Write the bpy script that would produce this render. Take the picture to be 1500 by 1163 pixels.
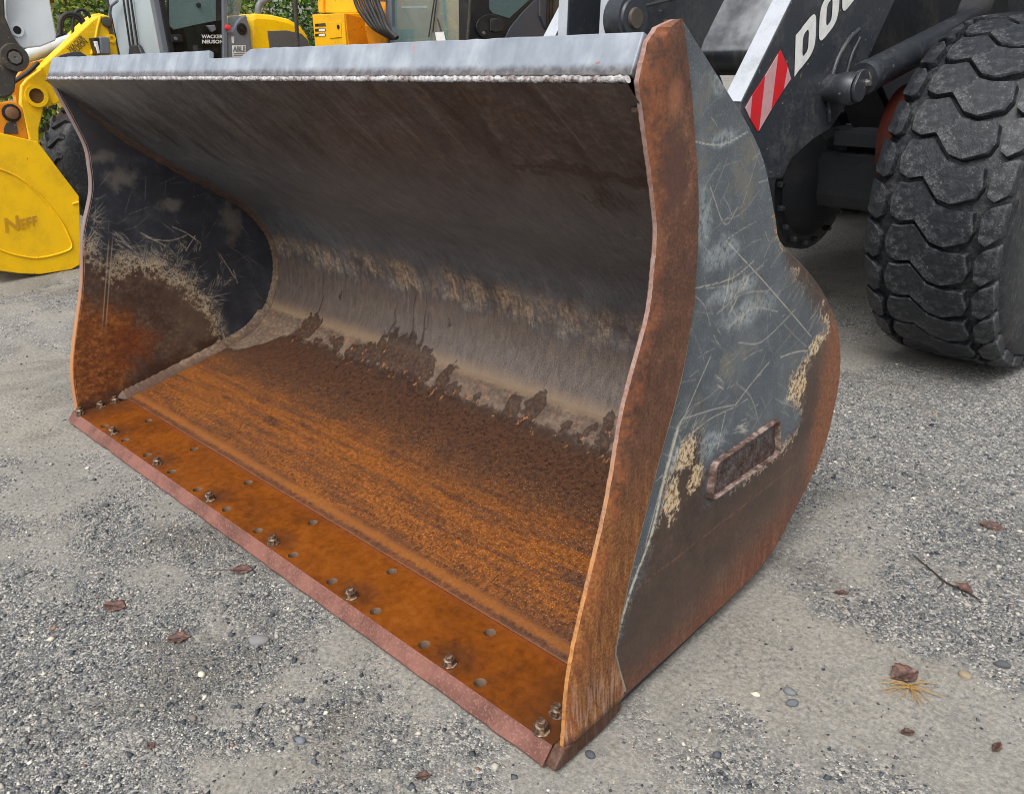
import bpy, bmesh, math, random
import numpy as np
from mathutils import Vector, Matrix
from mathutils.geometry import delaunay_2d_cdt

for o in list(bpy.data.objects):
    bpy.data.objects.remove(o)
SC = bpy.context.scene
COL = SC.collection
R = math.radians

# ------------------------------------------------------------------ camera
CAM = np.array([1.305, -1.034, 1.509])
FOC, PPX, PPY = 1199.56, 750.0, 581.5          # focal length in pixels of the 1500 px wide frame
PIT, YAW, ROL = 0.40857, -0.77925, -0.03900
_fw = np.array([math.sin(YAW)*math.cos(PIT), math.cos(YAW)*math.cos(PIT), -math.sin(PIT)])
_r = np.cross(_fw, [0, 0, 1]); _r /= np.linalg.norm(_r); _u = np.cross(_r, _fw)
CR = _r*math.cos(ROL) + _u*math.sin(ROL)
CU = -_r*math.sin(ROL) + _u*math.cos(ROL)
cd = bpy.data.cameras.new('camera')
cam = bpy.data.objects.new('camera', cd); COL.objects.link(cam)
cd.sensor_fit = 'HORIZONTAL'; cd.sensor_width = 36.0; cd.lens = FOC/1500*36
cd.clip_start = 0.05; cd.clip_end = 500
M = Matrix(((CR[0], CU[0], -_fw[0], CAM[0]), (CR[1], CU[1], -_fw[1], CAM[1]), (CR[2], CU[2], -_fw[2], CAM[2]), (0, 0, 0, 1)))
cam.matrix_world = M
SC.camera = cam

# ------------------------------------------------------------------ sky and sun (overcast)
SUN_EL, SUN_AZ = R(58), R(158)      # azimuth measured clockwise from +Y
w = bpy.data.worlds.new('World'); SC.world = w; w.use_nodes = True
nt = w.node_tree; nt.nodes.clear()
sky = nt.nodes.new('ShaderNodeTexSky'); sky.sky_type = 'NISHITA'; sky.sun_disc = False
sky.sun_elevation = SUN_EL; sky.sun_rotation = SUN_AZ
sky.air_density = 1.0; sky.dust_density = 4.0; sky.ozone_density = 1.0
hs = nt.nodes.new('ShaderNodeHueSaturation'); hs.inputs['Saturation'].default_value = 0.28
bg = nt.nodes.new('ShaderNodeBackground'); bg.inputs['Strength'].default_value = 0.15
wo = nt.nodes.new('ShaderNodeOutputWorld')
nt.links.new(sky.outputs[0], hs.inputs['Color']); nt.links.new(hs.outputs[0], bg.inputs[0]); nt.links.new(bg.outputs[0], wo.inputs[0])
sl = bpy.data.lights.new('sun', 'SUN'); sl.energy = 1.5; sl.angle = R(35); sl.color = (1.0, 0.965, 0.92)
so = bpy.data.objects.new('sun', sl); COL.objects.link(so)
so.rotation_euler = (math.pi/2 - SUN_EL, 0, math.pi - SUN_AZ)
so.location = (0, -5, 12)
SC.view_settings.view_transform = 'Standard'; SC.view_settings.look = 'None'
SC.view_settings.exposure = 0.55; SC.view_settings.gamma = 1.0
SC.view_settings.use_curve_mapping = False
SC.render.engine = 'CYCLES'
cy = SC.cycles
cy.max_bounces = 4; cy.diffuse_bounces = 3; cy.glossy_bounces = 2; cy.transmission_bounces = 3; cy.transparent_max_bounces = 6
cy.caustics_reflective = False; cy.caustics_refractive = False
SC.cycles.filter_width = 1.0; cy.use_denoising = True; cy.use_adaptive_sampling = True; cy.adaptive_threshold = .02; cy.sample_clamp_indirect = 6.0

# ------------------------------------------------------------------ small numeric helpers
def fpx(x, y, axis, val, rot=0.0):
    """a point seen at photo pixel (x, y) on the plane axis = val of a frame turned by rot about Z"""
    c, s = math.cos(-rot), math.sin(-rot)
    d = (x-PPX)/FOC*CR - (y-PPY)/FOC*CU + _fw
    o = np.array([c*CAM[0]-s*CAM[1], s*CAM[0]+c*CAM[1], CAM[2]])
    d = np.array([c*d[0]-s*d[1], s*d[0]+c*d[1], d[2]])
    i = 'xyz'.index(axis)
    return tuple(o + d*((val-o[i])/d[i]))
def poly_px(pts, axis, val, rot=0.0):
    k = ['xyz'.index(a) for a in 'xyz' if a != axis]
    return [(q[k[0]], q[k[1]]) for q in (fpx(x, y, axis, val, rot) for x, y in pts)]
def smooth_line(P, n=12):
    P = np.array(P, float); P = np.vstack([2*P[0]-P[1], P, 2*P[-1]-P[-2]]); o = []
    for i in range(1, len(P)-2):
        a, b, c, d = P[i-1:i+3]
        for t in np.linspace(0, 1, n, endpoint=False):
            o.append(.5*(2*b+(c-a)*t+(2*a-5*b+4*c-d)*t*t+(3*b-a-3*c+d)*t**3))
    o.append(P[-2]); return np.array(o)
_tab = np.random.default_rng(7).random((256, 256))
def vnoise(x, y, s, seed=0):
    x = np.asarray(x)*s + seed*17.31; y = np.asarray(y)*s + seed*9.77
    xi = np.floor(x).astype(int); yi = np.floor(y).astype(int); fx = x-xi; fy = y-yi
    fx = fx*fx*(3-2*fx); fy = fy*fy*(3-2*fy)
    g = lambda a, b: _tab[a % 256, b % 256]
    return (g(xi, yi)*(1-fx)+g(xi+1, yi)*fx)*(1-fy)+(g(xi, yi+1)*(1-fx)+g(xi+1, yi+1)*fx)*fy
def fbm(x, y, s, oct=4, seed=0):
    t = 0; a = .5; n = 0
    for i in range(oct):
        t = t+a*vnoise(x, y, s*2**i, seed+i*3); n += a; a *= .5
    return t/n
def sdf_poly(X, Y, poly):
    P = np.array(poly, float); d = np.full(X.shape, 1e9); ins = np.zeros(X.shape, bool)
    for i in range(len(P)):
        a, b = P[i], P[(i+1) % len(P)]
        e = b-a; wx = X-a[0]; wy = Y-a[1]
        t = np.clip((wx*e[0]+wy*e[1])/(e@e+1e-12), 0, 1)
        d = np.minimum(d, (wx-e[0]*t)**2+(wy-e[1]*t)**2)
        c = ((a[1] > Y) != (b[1] > Y)) & (X < (b[0]-a[0])*(Y-a[1])/(b[1]-a[1]+1e-12)+a[0])
        ins ^= c
    return np.where(ins, -1, 1)*np.sqrt(d)
class Strokes:
    """scratches drawn as thin lines into a fine raster that is then read at mesh vertices"""
    def __init__(s, x0, x1, y0, y1, res=.002):
        s.x0, s.y0, s.res = x0, y0, res
        s.a = np.zeros((int((y1-y0)/res)+2, int((x1-x0)/res)+2), np.float32)
    def line(s, p, q, w=.0015, v=1.0, taper=0.0):
        r = s.res; m = w*3+r
        i0 = max(0, int((min(p[1], q[1])-m-s.y0)/r)); i1 = min(s.a.shape[0], int((max(p[1], q[1])+m-s.y0)/r)+1)
        j0 = max(0, int((min(p[0], q[0])-m-s.x0)/r)); j1 = min(s.a.shape[1], int((max(p[0], q[0])+m-s.x0)/r)+1)
        if i1 <= i0 or j1 <= j0: return
        yy = (np.arange(i0, i1)*r+s.y0)[:, None]; xx = (np.arange(j0, j1)*r+s.x0)[None]
        e0, e1 = q[0]-p[0], q[1]-p[1]
        t = np.clip(((xx-p[0])*e0+(yy-p[1])*e1)/(e0*e0+e1*e1+1e-12), 0, 1)
        d = np.sqrt((xx-p[0]-e0*t)**2+(yy-p[1]-e1*t)**2)
        k = v*np.clip(1.5-d/w, 0, 1)*(1-taper*np.abs(2*t-1)**1.5)
        s.a[i0:i1, j0:j1] = np.maximum(s.a[i0:i1, j0:j1], k)
    def curve(s, pts, w=.0015, v=1.0, n=6):
        L = smooth_line(pts, n) if len(pts) > 2 else np.array(pts)
        for a, b in zip(L[:-1], L[1:]): s.line(a, b, w, v)
    def read(s, X, Y):
        j = np.clip((X-s.x0)/s.res, 0, s.a.shape[1]-1.001); i = np.clip((Y-s.y0)/s.res, 0, s.a.shape[0]-1.001)
        ii = i.astype(int); jj = j.astype(int); fi = i-ii; fj = j-jj; A = s.a
        return (A[ii, jj]*(1-fj)+A[ii, jj+1]*fj)*(1-fi)+(A[ii+1, jj]*(1-fj)+A[ii+1, jj+1]*fj)*fi

# ------------------------------------------------------------------ objects, parts, labels
BASE = {}
def thing(name, label, cat, loc=(0, 0, 0), rot=0.0, group=None):
    o = bpy.data.objects.new(name, None); COL.objects.link(o)
    v = Matrix.Rotation(rot, 3, 'Z') @ Vector(loc)
    o.location = v; o.rotation_euler = (0, 0, rot); o.empty_display_size = .1
    BASE[o.name] = Vector(loc)
    return tag(o, label, cat, group)
def tag(o, label=None, cat=None, group=None, kind=None):
    if label: o['label'] = label
    if cat: o['category'] = cat
    if group: o['group'] = group
    if kind: o['kind'] = kind
    return o
def finish(name, me, mat, parent=None, smooth=None, bevel=0.0, seg=2):
    """link a mesh given in frame coordinates as one object under its parent"""
    if parent is not None:
        b = BASE[parent.name]; me.transform(Matrix.Translation(-b))
    for m in (mat if isinstance(mat, (list, tuple)) else [mat]): me.materials.append(m)
    o = bpy.data.objects.new(name, me); COL.objects.link(o)
    if parent is not None:
        o.parent = parent; BASE[o.name] = BASE[parent.name]
    else:
        BASE[o.name] = Vector((0, 0, 0))
    if smooth is not None:
        me.polygons.foreach_set('use_smooth', [True]*len(me.polygons))
        me.set_sharp_from_angle(angle=R(smooth))
    if bevel > 0:
        b = o.modifiers.new('bevel', 'BEVEL'); b.width = bevel; b.segments = seg; b.limit_method = 'ANGLE'; b.angle_limit = R(35)
    return o
def twin(src, parent, offset=(0, 0, 0), rot=None):
    """another object with the same mesh data"""
    o = src.copy(); COL.objects.link(o); o.parent = parent
    o.location = Vector(offset)
    if rot is not None: o.rotation_euler = rot
    BASE[o.name] = BASE[parent.name]
    for k in list(o.keys()):
        if k in ('label',): del o[k]
    return o
class MB:
    def __init__(s): s.v = []; s.f = []; s.m = []
    def add(s, v, f, mi=0):
        n = len(s.v); s.v += [tuple(map(float, q)) for q in v]; s.f += [tuple(i+n for i in q) for q in f]; s.m += [mi]*len(f); return s
    def box(s, c, d, rot=None, mi=0):
        P = []
        for z in (-.5, .5):
            for x, y in ((-.5, -.5), (.5, -.5), (.5, .5), (-.5, .5)):
                q = Vector((x*d[0], y*d[1], z*d[2]))
                if rot is not None: q = rot @ q
                P.append(q+Vector(c))
        return s.add(P, [(3, 2, 1, 0), (4, 5, 6, 7), (0, 1, 5, 4), (1, 2, 6, 5), (2, 3, 7, 6), (3, 0, 4, 7)], mi)
    def prism(s, poly, axis, a0, a1, mi=0):
        ar = sum(p[0]*q[1]-q[0]*p[1] for p, q in zip(poly, poly[1:]+poly[:1]))
        flip = (ar < 0)
        if axis == 'y': flip = not flip
        if a1 < a0: a0, a1 = a1, a0
        if flip: poly = poly[::-1]
        mk = {'x': lambda p, a: (a, p[0], p[1]), 'y': lambda p, a: (p[0], a, p[1]), 'z': lambda p, a: (p[0], p[1], a)}[axis]
        n = len(poly); V = [mk(p, a0) for p in poly]+[mk(p, a1) for p in poly]
        F = [tuple(range(n-1, -1, -1)), tuple(range(n, 2*n))]+[(i, (i+1) % n, n+(i+1) % n, n+i) for i in range(n)]
        return s.add(V, F, mi)
    def lathe(s, prof, p, d, seg=32, mi=0):
        """profile [(along, radius)] turned about direction d from point p"""
        d = Vector(d).normalized(); a = d.orthogonal().normalized(); b = d.cross(a); p = Vector(p); V = []; F = []
        for h, r in prof:
            for k in range(seg):
                t = 2*math.pi*k/seg; V.append(p+d*h+(a*math.cos(t)+b*math.sin(t))*r)
        for i in range(len(prof)-1):
            for k in range(seg):
                k2 = (k+1) % seg; F.append((i*seg+k, i*seg+k2, (i+1)*seg+k2, (i+1)*seg+k))
        if prof[0][1] > 1e-6: F.append(tuple(range(seg-1, -1, -1)))
        if prof[-1][1] > 1e-6: F.append(tuple((len(prof)-1)*seg+k for k in range(seg)))
        return s.add(V, F, mi)
    def cyl(s, p, q, r, r2=None, seg=20, mi=0):
        d = Vector(q)-Vector(p); return s.lathe([(0, r), (d.length, r if r2 is None else r2)], p, d, seg, mi)
    def ring(s, p, d, r0, r1, h, seg=28, mi=0):
        return s.lathe([(0, r0), (0, r1), (h, r1), (h, r0), (0, r0)], p, d, seg, mi)
    def tube(s, path, r, seg=8, mi=0):
        P = [Vector(q) for q in path]; n = len(P); V = []; F = []
        t0 = (P[1]-P[0]).normalized(); a = t0.orthogonal().normalized()
        rr = r if hasattr(r, '__len__') else [r]*n
        for i in range(n):
            t = (P[min(i+1, n-1)]-P[max(i-1, 0)]).normalized()
            a = (a-t*a.dot(t)).normalized(); b = t.cross(a)
            for k in range(seg):
                g = 2*math.pi*k/seg; V.append(P[i]+(a*math.cos(g)+b*math.sin(g))*rr[i])
        for i in range(n-1):
            for k in range(seg):
                k2 = (k+1) % seg; F.append((i*seg+k, i*seg+k2, (i+1)*seg+k2, (i+1)*seg+k))
        F += [tuple(range(seg-1, -1, -1)), tuple((n-1)*seg+k for k in range(seg))]
        return s.add(V, F, mi)
    def mesh(s, name):
        me = bpy.data.meshes.new(name); me.from_pydata(s.v, [], s.f)
        if any(s.m): me.polygons.foreach_set('material_index', s.m)
        me.validate(); me.update(); return me
    def build(s, name, mat, parent=None, smooth=None, bevel=0.0, seg=2):
        return finish(name, s.mesh(name), mat, parent, smooth, bevel, seg)
def grid_mesh(name, P, uv=None, attrs=None):
    """P: (rows, cols, 3) array; uv: (rows, cols, 2); attrs: name -> (rows, cols)"""
    nr, nc = P.shape[:2]; me = bpy.data.meshes.new(name)
    me.vertices.add(nr*nc); me.vertices.foreach_set('co', P.reshape(-1).astype(np.float32))
    i = np.arange(nr*nc).reshape(nr, nc)
    q = np.stack([i[:-1, :-1], i[:-1, 1:], i[1:, 1:], i[1:, :-1]], -1).reshape(-1, 4)
    me.loops.add(q.size); me.loops.foreach_set('vertex_index', q.reshape(-1).astype(np.int32))
    me.polygons.add(len(q)); me.polygons.foreach_set('loop_start', np.arange(0, q.size, 4, dtype=np.int32))
    me.polygons.foreach_set('loop_total', np.full(len(q), 4, np.int32))
    if uv is not None:
        a = me.attributes.new('suv', 'FLOAT_VECTOR', 'POINT')
        a.data.foreach_set('vector', np.concatenate([uv, np.zeros((nr, nc, 1))], -1).reshape(-1).astype(np.float32))
    for k, v in (attrs or {}).items():
        a = me.attributes.new(k, 'FLOAT', 'POINT'); a.data.foreach_set('value', np.asarray(v, np.float32).reshape(-1))
    me.update(calc_edges=True)
    me.polygons.foreach_set('use_smooth', [True]*len(q))
    return me
def text_flat(body, bold=0.0, spacing=1.0):
    """outline of a line of text as flat verts and faces, cap height about 0.7"""
    cu = bpy.data.curves.new('lettering', 'FONT'); cu.body = body; cu.size = 1.0; cu.offset = bold; cu.space_character = spacing
    cu.resolution_u = 3
    ob = bpy.data.objects.new('lettering', cu); COL.objects.link(ob)
    dg = bpy.context.evaluated_depsgraph_get(); dg.update()
    me = bpy.data.meshes.new_from_object(ob.evaluated_get(dg))
    v = [tuple(q.co[:2]) for q in me.vertices]; f = [tuple(p.vertices) for p in me.polygons]
    bpy.data.objects.remove(ob); bpy.data.curves.remove(cu); bpy.data.meshes.remove(me)
    return v, f
def text_on(name, body, p0, pu, pv, nrm, mat, parent, bold=0.0, spacing=1.0, width=None, height=.7):
    """letters as thin plates: p0 lower left, pu = end of the line, pv = top of the first letter"""
    v, f = text_flat(body, bold, spacing)
    xs = [q[0] for q in v]; x0, x1 = min(xs), max(xs)
    p0 = Vector(p0); U = (Vector(pu)-p0)/(x1-x0); V = (Vector(pv)-p0)/height; n = Vector(nrm).normalized()*.003
    P = [p0+U*(a-x0)+V*b for a, b in v]
    mb = MB(); mb.add([q+n for q in P], f); 
    me = mb.mesh(name)
    return finish(name, me, mat, parent)

# ------------------------------------------------------------------ materials
def srgb(r, g, b):
    return tuple((c/255/12.92 if c/255 <= .04045 else ((c/255+.055)/1.055)**2.4) for c in (r, g, b))+(1.0,)
class Mat:
    def __init__(s, name):
        s.mat = bpy.data.materials.new(name); s.mat.use_nodes = True; s.t = s.mat.node_tree
        s.b = s.t.nodes['Principled BSDF']; s._c = {}
    def set(s, sock, v):
        i = sock
        if hasattr(v, 'is_output'): s.t.links.new(v, i)
        elif isinstance(v, (tuple, list)):
            n = len(i.default_value)
            i.default_value = tuple(v)[:n] if len(v) >= n else tuple(v)+(1.0,)*(n-len(v))
        else:
            try: i.default_value = v
            except TypeError: i.default_value = (v,)*len(i.default_value)
    def node(s, ty, **k):
        n = s.t.nodes.new(ty)
        for a, b in k.items(): setattr(n, a, b)
        return n
    def pos(s):
        if 'pos' not in s._c: s._c['pos'] = s.node('ShaderNodeNewGeometry').outputs['Position']
        return s._c['pos']
    def obj(s):
        if 'obj' not in s._c: s._c['obj'] = s.node('ShaderNodeTexCoord').outputs['Object']
        return s._c['obj']
    def rnd(s):
        return s.node('ShaderNodeObjectInfo').outputs['Random']
    def attr(s, name, out='Fac'):
        return s.node('ShaderNodeAttribute', attribute_name=name).outputs[out]
    def xyz(s, v):
        n = s.node('ShaderNodeSeparateXYZ'); s.set(n.inputs[0], v); return n.outputs
    def vec(s, x, y, z=0.0):
        n = s.node('ShaderNodeCombineXYZ')
        for i, q in enumerate((x, y, z)): s.set(n.inputs[i], q)
        return n.outputs[0]
    def mp(s, v, scale=(1, 1, 1), rot=(0, 0, 0), loc=(0, 0, 0)):
        n = s.node('ShaderNodeMapping'); s.set(n.inputs[0], v); n.inputs['Scale'].default_value = scale
        n.inputs['Rotation'].default_value = rot; n.inputs['Location'].default_value = loc; return n.outputs[0]
    def noise(s, v, sc, det=4.0, ro=.55, dist=0.0, out='Fac'):
        n = s.node('ShaderNodeTexNoise'); s.set(n.inputs['Vector'], v); n.inputs['Scale'].default_value = sc
        n.inputs['Detail'].default_value = min(det, 4.0 if sc < 20 else 2.5); n.inputs['Roughness'].default_value = ro; n.inputs['Distortion'].default_value = dist
        return n.outputs[out]
    def vor(s, v, sc, feat='F1', out='Distance', rnd=1.0):
        n = s.node('ShaderNodeTexVoronoi', feature=feat); s.set(n.inputs['Vector'], v); n.inputs['Scale'].default_value = sc
        n.inputs['Randomness'].default_value = rnd; return n.outputs[out]
    def vor2(s, v, sc):
        n = s.node('ShaderNodeTexVoronoi', feature='F1'); s.set(n.inputs['Vector'], v); n.inputs['Scale'].default_value = sc
        return n.outputs['Distance'], n.outputs['Color']
    def m(s, op, a, b=None, c=None, clamp=False):
        n = s.node('ShaderNodeMath', operation=op, use_clamp=clamp)
        for i, q in enumerate((a, b, c)):
            if q is not None: s.set(n.inputs[i], q)
        return n.outputs[0]
    def mul(s, *a):
        r = a[0]
        for q in a[1:]: r = s.m('MULTIPLY', r, q)
        return r
    def addf(s, *a):
        r = a[0]
        for q in a[1:]: r = s.m('ADD', r, q)
        return r
    def mr(s, v, a, b, c=0.0, d=1.0, ty='SMOOTHSTEP'):
        n = s.node('ShaderNodeMapRange', interpolation_type=ty); s.set(n.inputs['Value'], v)
        for k, q in (('From Min', a), ('From Max', b), ('To Min', c), ('To Max', d)): s.set(n.inputs[k], q)
        return n.outputs['Result']
    def band(s, v, a, b, c, d):
        """0 below a, 1 between b and c, 0 above d"""
        return s.mul(s.mr(v, a, b), s.mr(v, c, d, 1.0, 0.0))
    def mix(s, f, a, b, ty='MIX'):
        n = s.node('ShaderNodeMix', data_type='RGBA', blend_type=ty)
        s.set(n.inputs[0], f); s.set(n.inputs[6], a); s.set(n.inputs[7], b); return n.outputs[2]
    def mixf(s, f, a, b):
        n = s.node('ShaderNodeMix', data_type='FLOAT'); s.set(n.inputs[0], f); s.set(n.inputs[2], a); s.set(n.inputs[3], b); return n.outputs[0]
    def ramp(s, f, stops):
        n = s.node('ShaderNodeValToRGB'); e = n.color_ramp.elements
        while len(e) < len(stops): e.new(.5)
        for q, (p, c) in zip(e, stops): q.position = p; q.color = c
        s.set(n.inputs[0], f); return n.outputs[0]
    def bump(s, h, st=.5, d=.002, prev=None):
        n = s.node('ShaderNodeBump'); n.inputs['Strength'].default_value = st; n.inputs['Distance'].default_value = d
        s.set(n.inputs['Height'], h)
        if prev is not None: s.set(n.inputs['Normal'], prev)
        return n.outputs[0]
    def out(s, col=None, ro=None, metal=None, nrm=None, spec=None, **k):
        for nm, v in (('Base Color', col), ('Roughness', ro), ('Metallic', metal), ('Normal', nrm), ('Specular IOR Level', spec)):
            if v is not None: s.set(s.b.inputs[nm], v)
        for nm, v in k.items(): s.set(s.b.inputs[nm.replace('_', ' ')], v)
        return s.mat
def paint(name, col, ro=.4, dirt=.35, dirtcol=srgb(110, 100, 85), scale=6.0, chips=0.0, chipcol=srgb(90, 55, 35), spec=.5, bumpd=.0006, coords='obj'):
    """painted sheet metal: uneven tone, dirt, small chips"""
    t = Mat(name); v = t.obj() if coords == 'obj' else t.pos()
    a = t.noise(v, scale, 6, .6); b = t.noise(v, scale*9, 5, .65)
    k = t.mul(t.mr(t.addf(t.mul(a, .65), t.mul(b, .35)), .45, .72), dirt)
    c = t.mix(t.mul(t.mr(a, .3, .75), .35), col, tuple(q*.72 for q in col[:3])+(1,))
    c = t.mix(k, c, dirtcol)
    r = t.addf(ro, t.mul(k, .35), t.mul(b, .12))
    if chips > 0:
        ch = t.mr(t.noise(v, scale*5, 7, .72), .72-chips*.12, .74-chips*.12)
        c = t.mix(ch, c, chipcol); r = t.mixf(ch, r, .85)
    return t.out(c, r, nrm=t.bump(b, .35, bumpd), spec=spec)
# ------------------------------------------------------------------ GROUND
def ground_height(x, y):
    h = .035*(fbm(x, y, .35, 3, 5)-.5)+.022*(fbm(x, y, 1.7, 4, 2)-.5)+.010*(fbm(x, y, 9, 3, 8)-.5)
    # tyre ruts running past the bucket, low ridges of packed grit
    rut = np.sin((x*.55+y*.83)*9+3*fbm(x, y, .8, 3, 11))
    h = h+.004*rut*np.clip(fbm(x, y, 1.1, 3, 21)*3-1.2, 0, 1)
    dx = np.maximum(np.maximum(-2.62-x, x-.5), 0); dy = np.maximum(np.maximum(-.09-y, y-1.2), 0)
    d = np.sqrt(dx*dx+dy*dy)                                    # packed flat round the bucket
    k = np.clip(d/.35, 0, 1); k = k*k*(3-2*k)
    h = h*k-.004*(1-k)-.003
    dt = np.sqrt((x-.27)**2+(y-3.3)**2); kt = np.clip((dt-.25)/.6, 0, 1)
    return h*kt-.004*(1-kt)
def loose(x, y):
    """0 on bare packed fines, 1 where grit lies loose"""
    p = .40*fbm(x, y, .55, 3, 31)+.35*fbm(x*.75+y*.66, (y*.75-x*.66)*2.2, 1.3, 4, 37)+.25*fbm(x, y, 5.5, 3, 41)
    k = np.clip((p-.40)/.24, 0, 1); return k*k*(3-2*k)
def axis_pts(c, near, far, step, grow):
    a = [0.0]
    while a[-1] < far:
        st = step if a[-1] < near else step+(a[-1]-near)*grow
        a.append(a[-1]+st)
    a = np.array(a); return np.concatenate([c-a[:0:-1], c+a])
gx = axis_pts(-.2, 2.2, 140, .011, .06); gy = axis_pts(.3, 1.5, 140, .011, .06)
GX, GY = np.meshgrid(gx, gy)
gme = grid_mesh('ground', np.stack([GX, GY, ground_height(GX, GY)], -1), None, {'loose': loose(GX, GY)})
t = Mat('compacted_gravel'); v2 = t.mp(t.pos(), (1, 1, .2))
mid = t.noise(v2, 5.5, 4, .65, .4); fine = t.noise(v2, 75, 3, .75)
gp = t.mr(t.addf(t.attr('loose'), t.mul(t.m('SUBTRACT', mid, .5), .9)), .1, .9)            # loose dark grit patches over pale fines
dustc = t.ramp(t.addf(t.mul(fine, .7), t.mul(mid, .3)), [(.28, srgb(96, 94, 89)), (.48, srgb(129, 126, 119)), (.72, srgb(156, 151, 141))])
d1, c1 = t.vor2(v2, 230); cr = t.xyz(c1)
grit = t.ramp(cr[0], [(0, srgb(44, 50, 58)), (.3, srgb(84, 90, 97)), (.55, srgb(122, 124, 124)), (.8, srgb(168, 166, 159)), (1, srgb(222, 218, 209))])
d2, c2 = t.vor2(v2, 120); cr2 = t.xyz(c2)
grit2 = t.ramp(cr2[1], [(0, srgb(50, 56, 64)), (.4, srgb(98, 102, 106)), (.7, srgb(138, 137, 133)), (1, srgb(210, 204, 193))])
gcol = t.mix(t.mr(cr2[2], .55, .65), grit, grit2)
c = t.mix(t.mul(t.addf(.12, t.mul(gp, .74)), t.addf(.55, t.mul(t.mr(cr[1], .3, .7), .45))), dustc, gcol)
tanp = t.mr(t.addf(t.mul(t.noise(t.mp(v2, (1.0, 1.6, 1), (0, 0, .6)), 1.3, 4, .6, .5), .7), t.mul(fine, .3)), .48, .62)
c = t.mix(t.mul(tanp, t.mr(gp, .2, .8, .65, .15)), c, t.mix(t.mr(fine, .3, .7), srgb(116, 111, 102), srgb(154, 148, 136)))   # dried tan fines
damp = t.mr(t.addf(t.noise(v2, .85, 4, .65, .8), t.mul(t.m('SUBTRACT', mid, .5), .18)), .50, .60); c = t.mix(t.mul(damp, .6), c, t.mix(t.mr(fine, .3, .7), srgb(84, 81, 75), srgb(122, 117, 108)))
hgt = t.addf(t.mul(d1, t.mul(gp, -1.0)), t.mul(d2, t.mul(gp, -.9)), t.mul(fine, .7), t.mul(mid, 1.2))
gm = t.out(c, .93, nrm=t.bump(hgt, .8, .006), spec=.25)
ground = finish('ground', gme, gm); tag(ground, 'grey compacted gravel yard under the machines', 'ground', kind='structure')

# loose grit: far too many grains to count
rs = np.random.default_rng(11)
def grains(n, box, r0, r1, power, patch):
    x = rs.uniform(box[0], box[1], n*5); y = rs.uniform(box[2], box[3], n*5)
    keep = rs.random(n*5) < np.clip(loose(x, y)**1.6, .04, 1)
    keep &= ~((x > -2.56) & (x < .44) & (y > -.05) & (y < 1.35))
    keep &= ~((np.abs(x-.27) < .36) & (np.abs(y-3.3) < .35))
    x, y = x[keep][:n], y[keep][:n]
    r = r0+(r1-r0)*rs.random(len(x))**power
    return x, y, r
parts = [grains(90000, (-3.2, 1.6, -1.2, 1.9), .0014, .0048, 2.2, .44), grains(16000, (-7.5, 3.0, -1.3, 5.0), .003, .009, 2.6, .46),
         grains(3200, (-3.2, 1.8, -1.2, 2.4), .005, .012, 3.0, .42)]
gxs, gys, grs = (np.concatenate(q) for q in zip(*parts))
N = len(gxs)
octv = np.array([(1, 0, 0), (-1, 0, 0), (0, 1, 0), (0, -1, 0), (0, 0, 1), (0, 0, -1)], float)
octf = np.array([(0, 2, 4), (2, 1, 4), (1, 3, 4), (3, 0, 4), (2, 0, 5), (1, 2, 5), (3, 1, 5), (0, 3, 5)])
ang = rs.random(N)*6.283; sc = rs.uniform(.65, 1.35, (N, 1, 3))*np.array([1, 1, .62])
vv = octv[None]*sc*grs[:, None, None]*rs.uniform(.75, 1.2, (N, 6, 1))+rs.normal(0, .16, (N, 6, 3))*grs[:, None, None]
ca, sa = np.cos(ang)[:, None], np.sin(ang)[:, None]
xx = vv[..., 0]*ca-vv[..., 1]*sa+gxs[:, None]; yy = vv[..., 0]*sa+vv[..., 1]*ca+gys[:, None]
zz = vv[..., 2]+(ground_height(gxs, gys)+grs*.25)[:, None]
me = bpy.data.meshes.new('grit')
me.vertices.add(N*6); me.vertices.foreach_set('co', np.stack([xx, yy, zz], -1).reshape(-1).astype(np.float32))
fi = (octf[None]+np.arange(N)[:, None, None]*6).reshape(-1)
me.loops.add(len(fi)); me.loops.foreach_set('vertex_index', fi.astype(np.int32))
me.polygons.add(len(fi)//3); me.polygons.foreach_set('loop_start', np.arange(0, len(fi), 3, dtype=np.int32)); me.polygons.foreach_set('loop_total', np.full(len(fi)//3, 3, np.int32))
a = me.attributes.new('tone', 'FLOAT', 'POINT'); a.data.foreach_set('value', np.repeat(rs.random(N), 6).astype(np.float32))
me.update(calc_edges=True)
t = Mat('loose_grit'); tn = t.attr('tone')
gritmat = t.out(t.ramp(tn, [(0, srgb(52, 57, 64)), (.30, srgb(84, 89, 95)), (.55, srgb(112, 114, 115)), (.78, srgb(142, 139, 132)), (.93, srgb(182, 177, 166)), (.985, srgb(220, 213, 198)), (1, srgb(140, 96, 78))]),
                .85, nrm=t.bump(t.noise(t.pos(), 400, 3), .3, .001), spec=.3)
tag(finish('grit', me, gritmat), 'loose dark grit scattered over the yard surface', 'gravel', kind='stuff')

# ------------------------------------------------------------------ FOREGROUND BUCKET
XL, XR_ = -2.503, .385            # inner faces of the two ends (cutting edge length)
bucket = thing('loader_bucket', 'big rusty grey wheel loader bucket lying open on the gravel in the foreground', 'bucket', (-1.06, .55, 0))
NB = [-.425*k for k in range(6)]   # bolts along the edge
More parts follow.
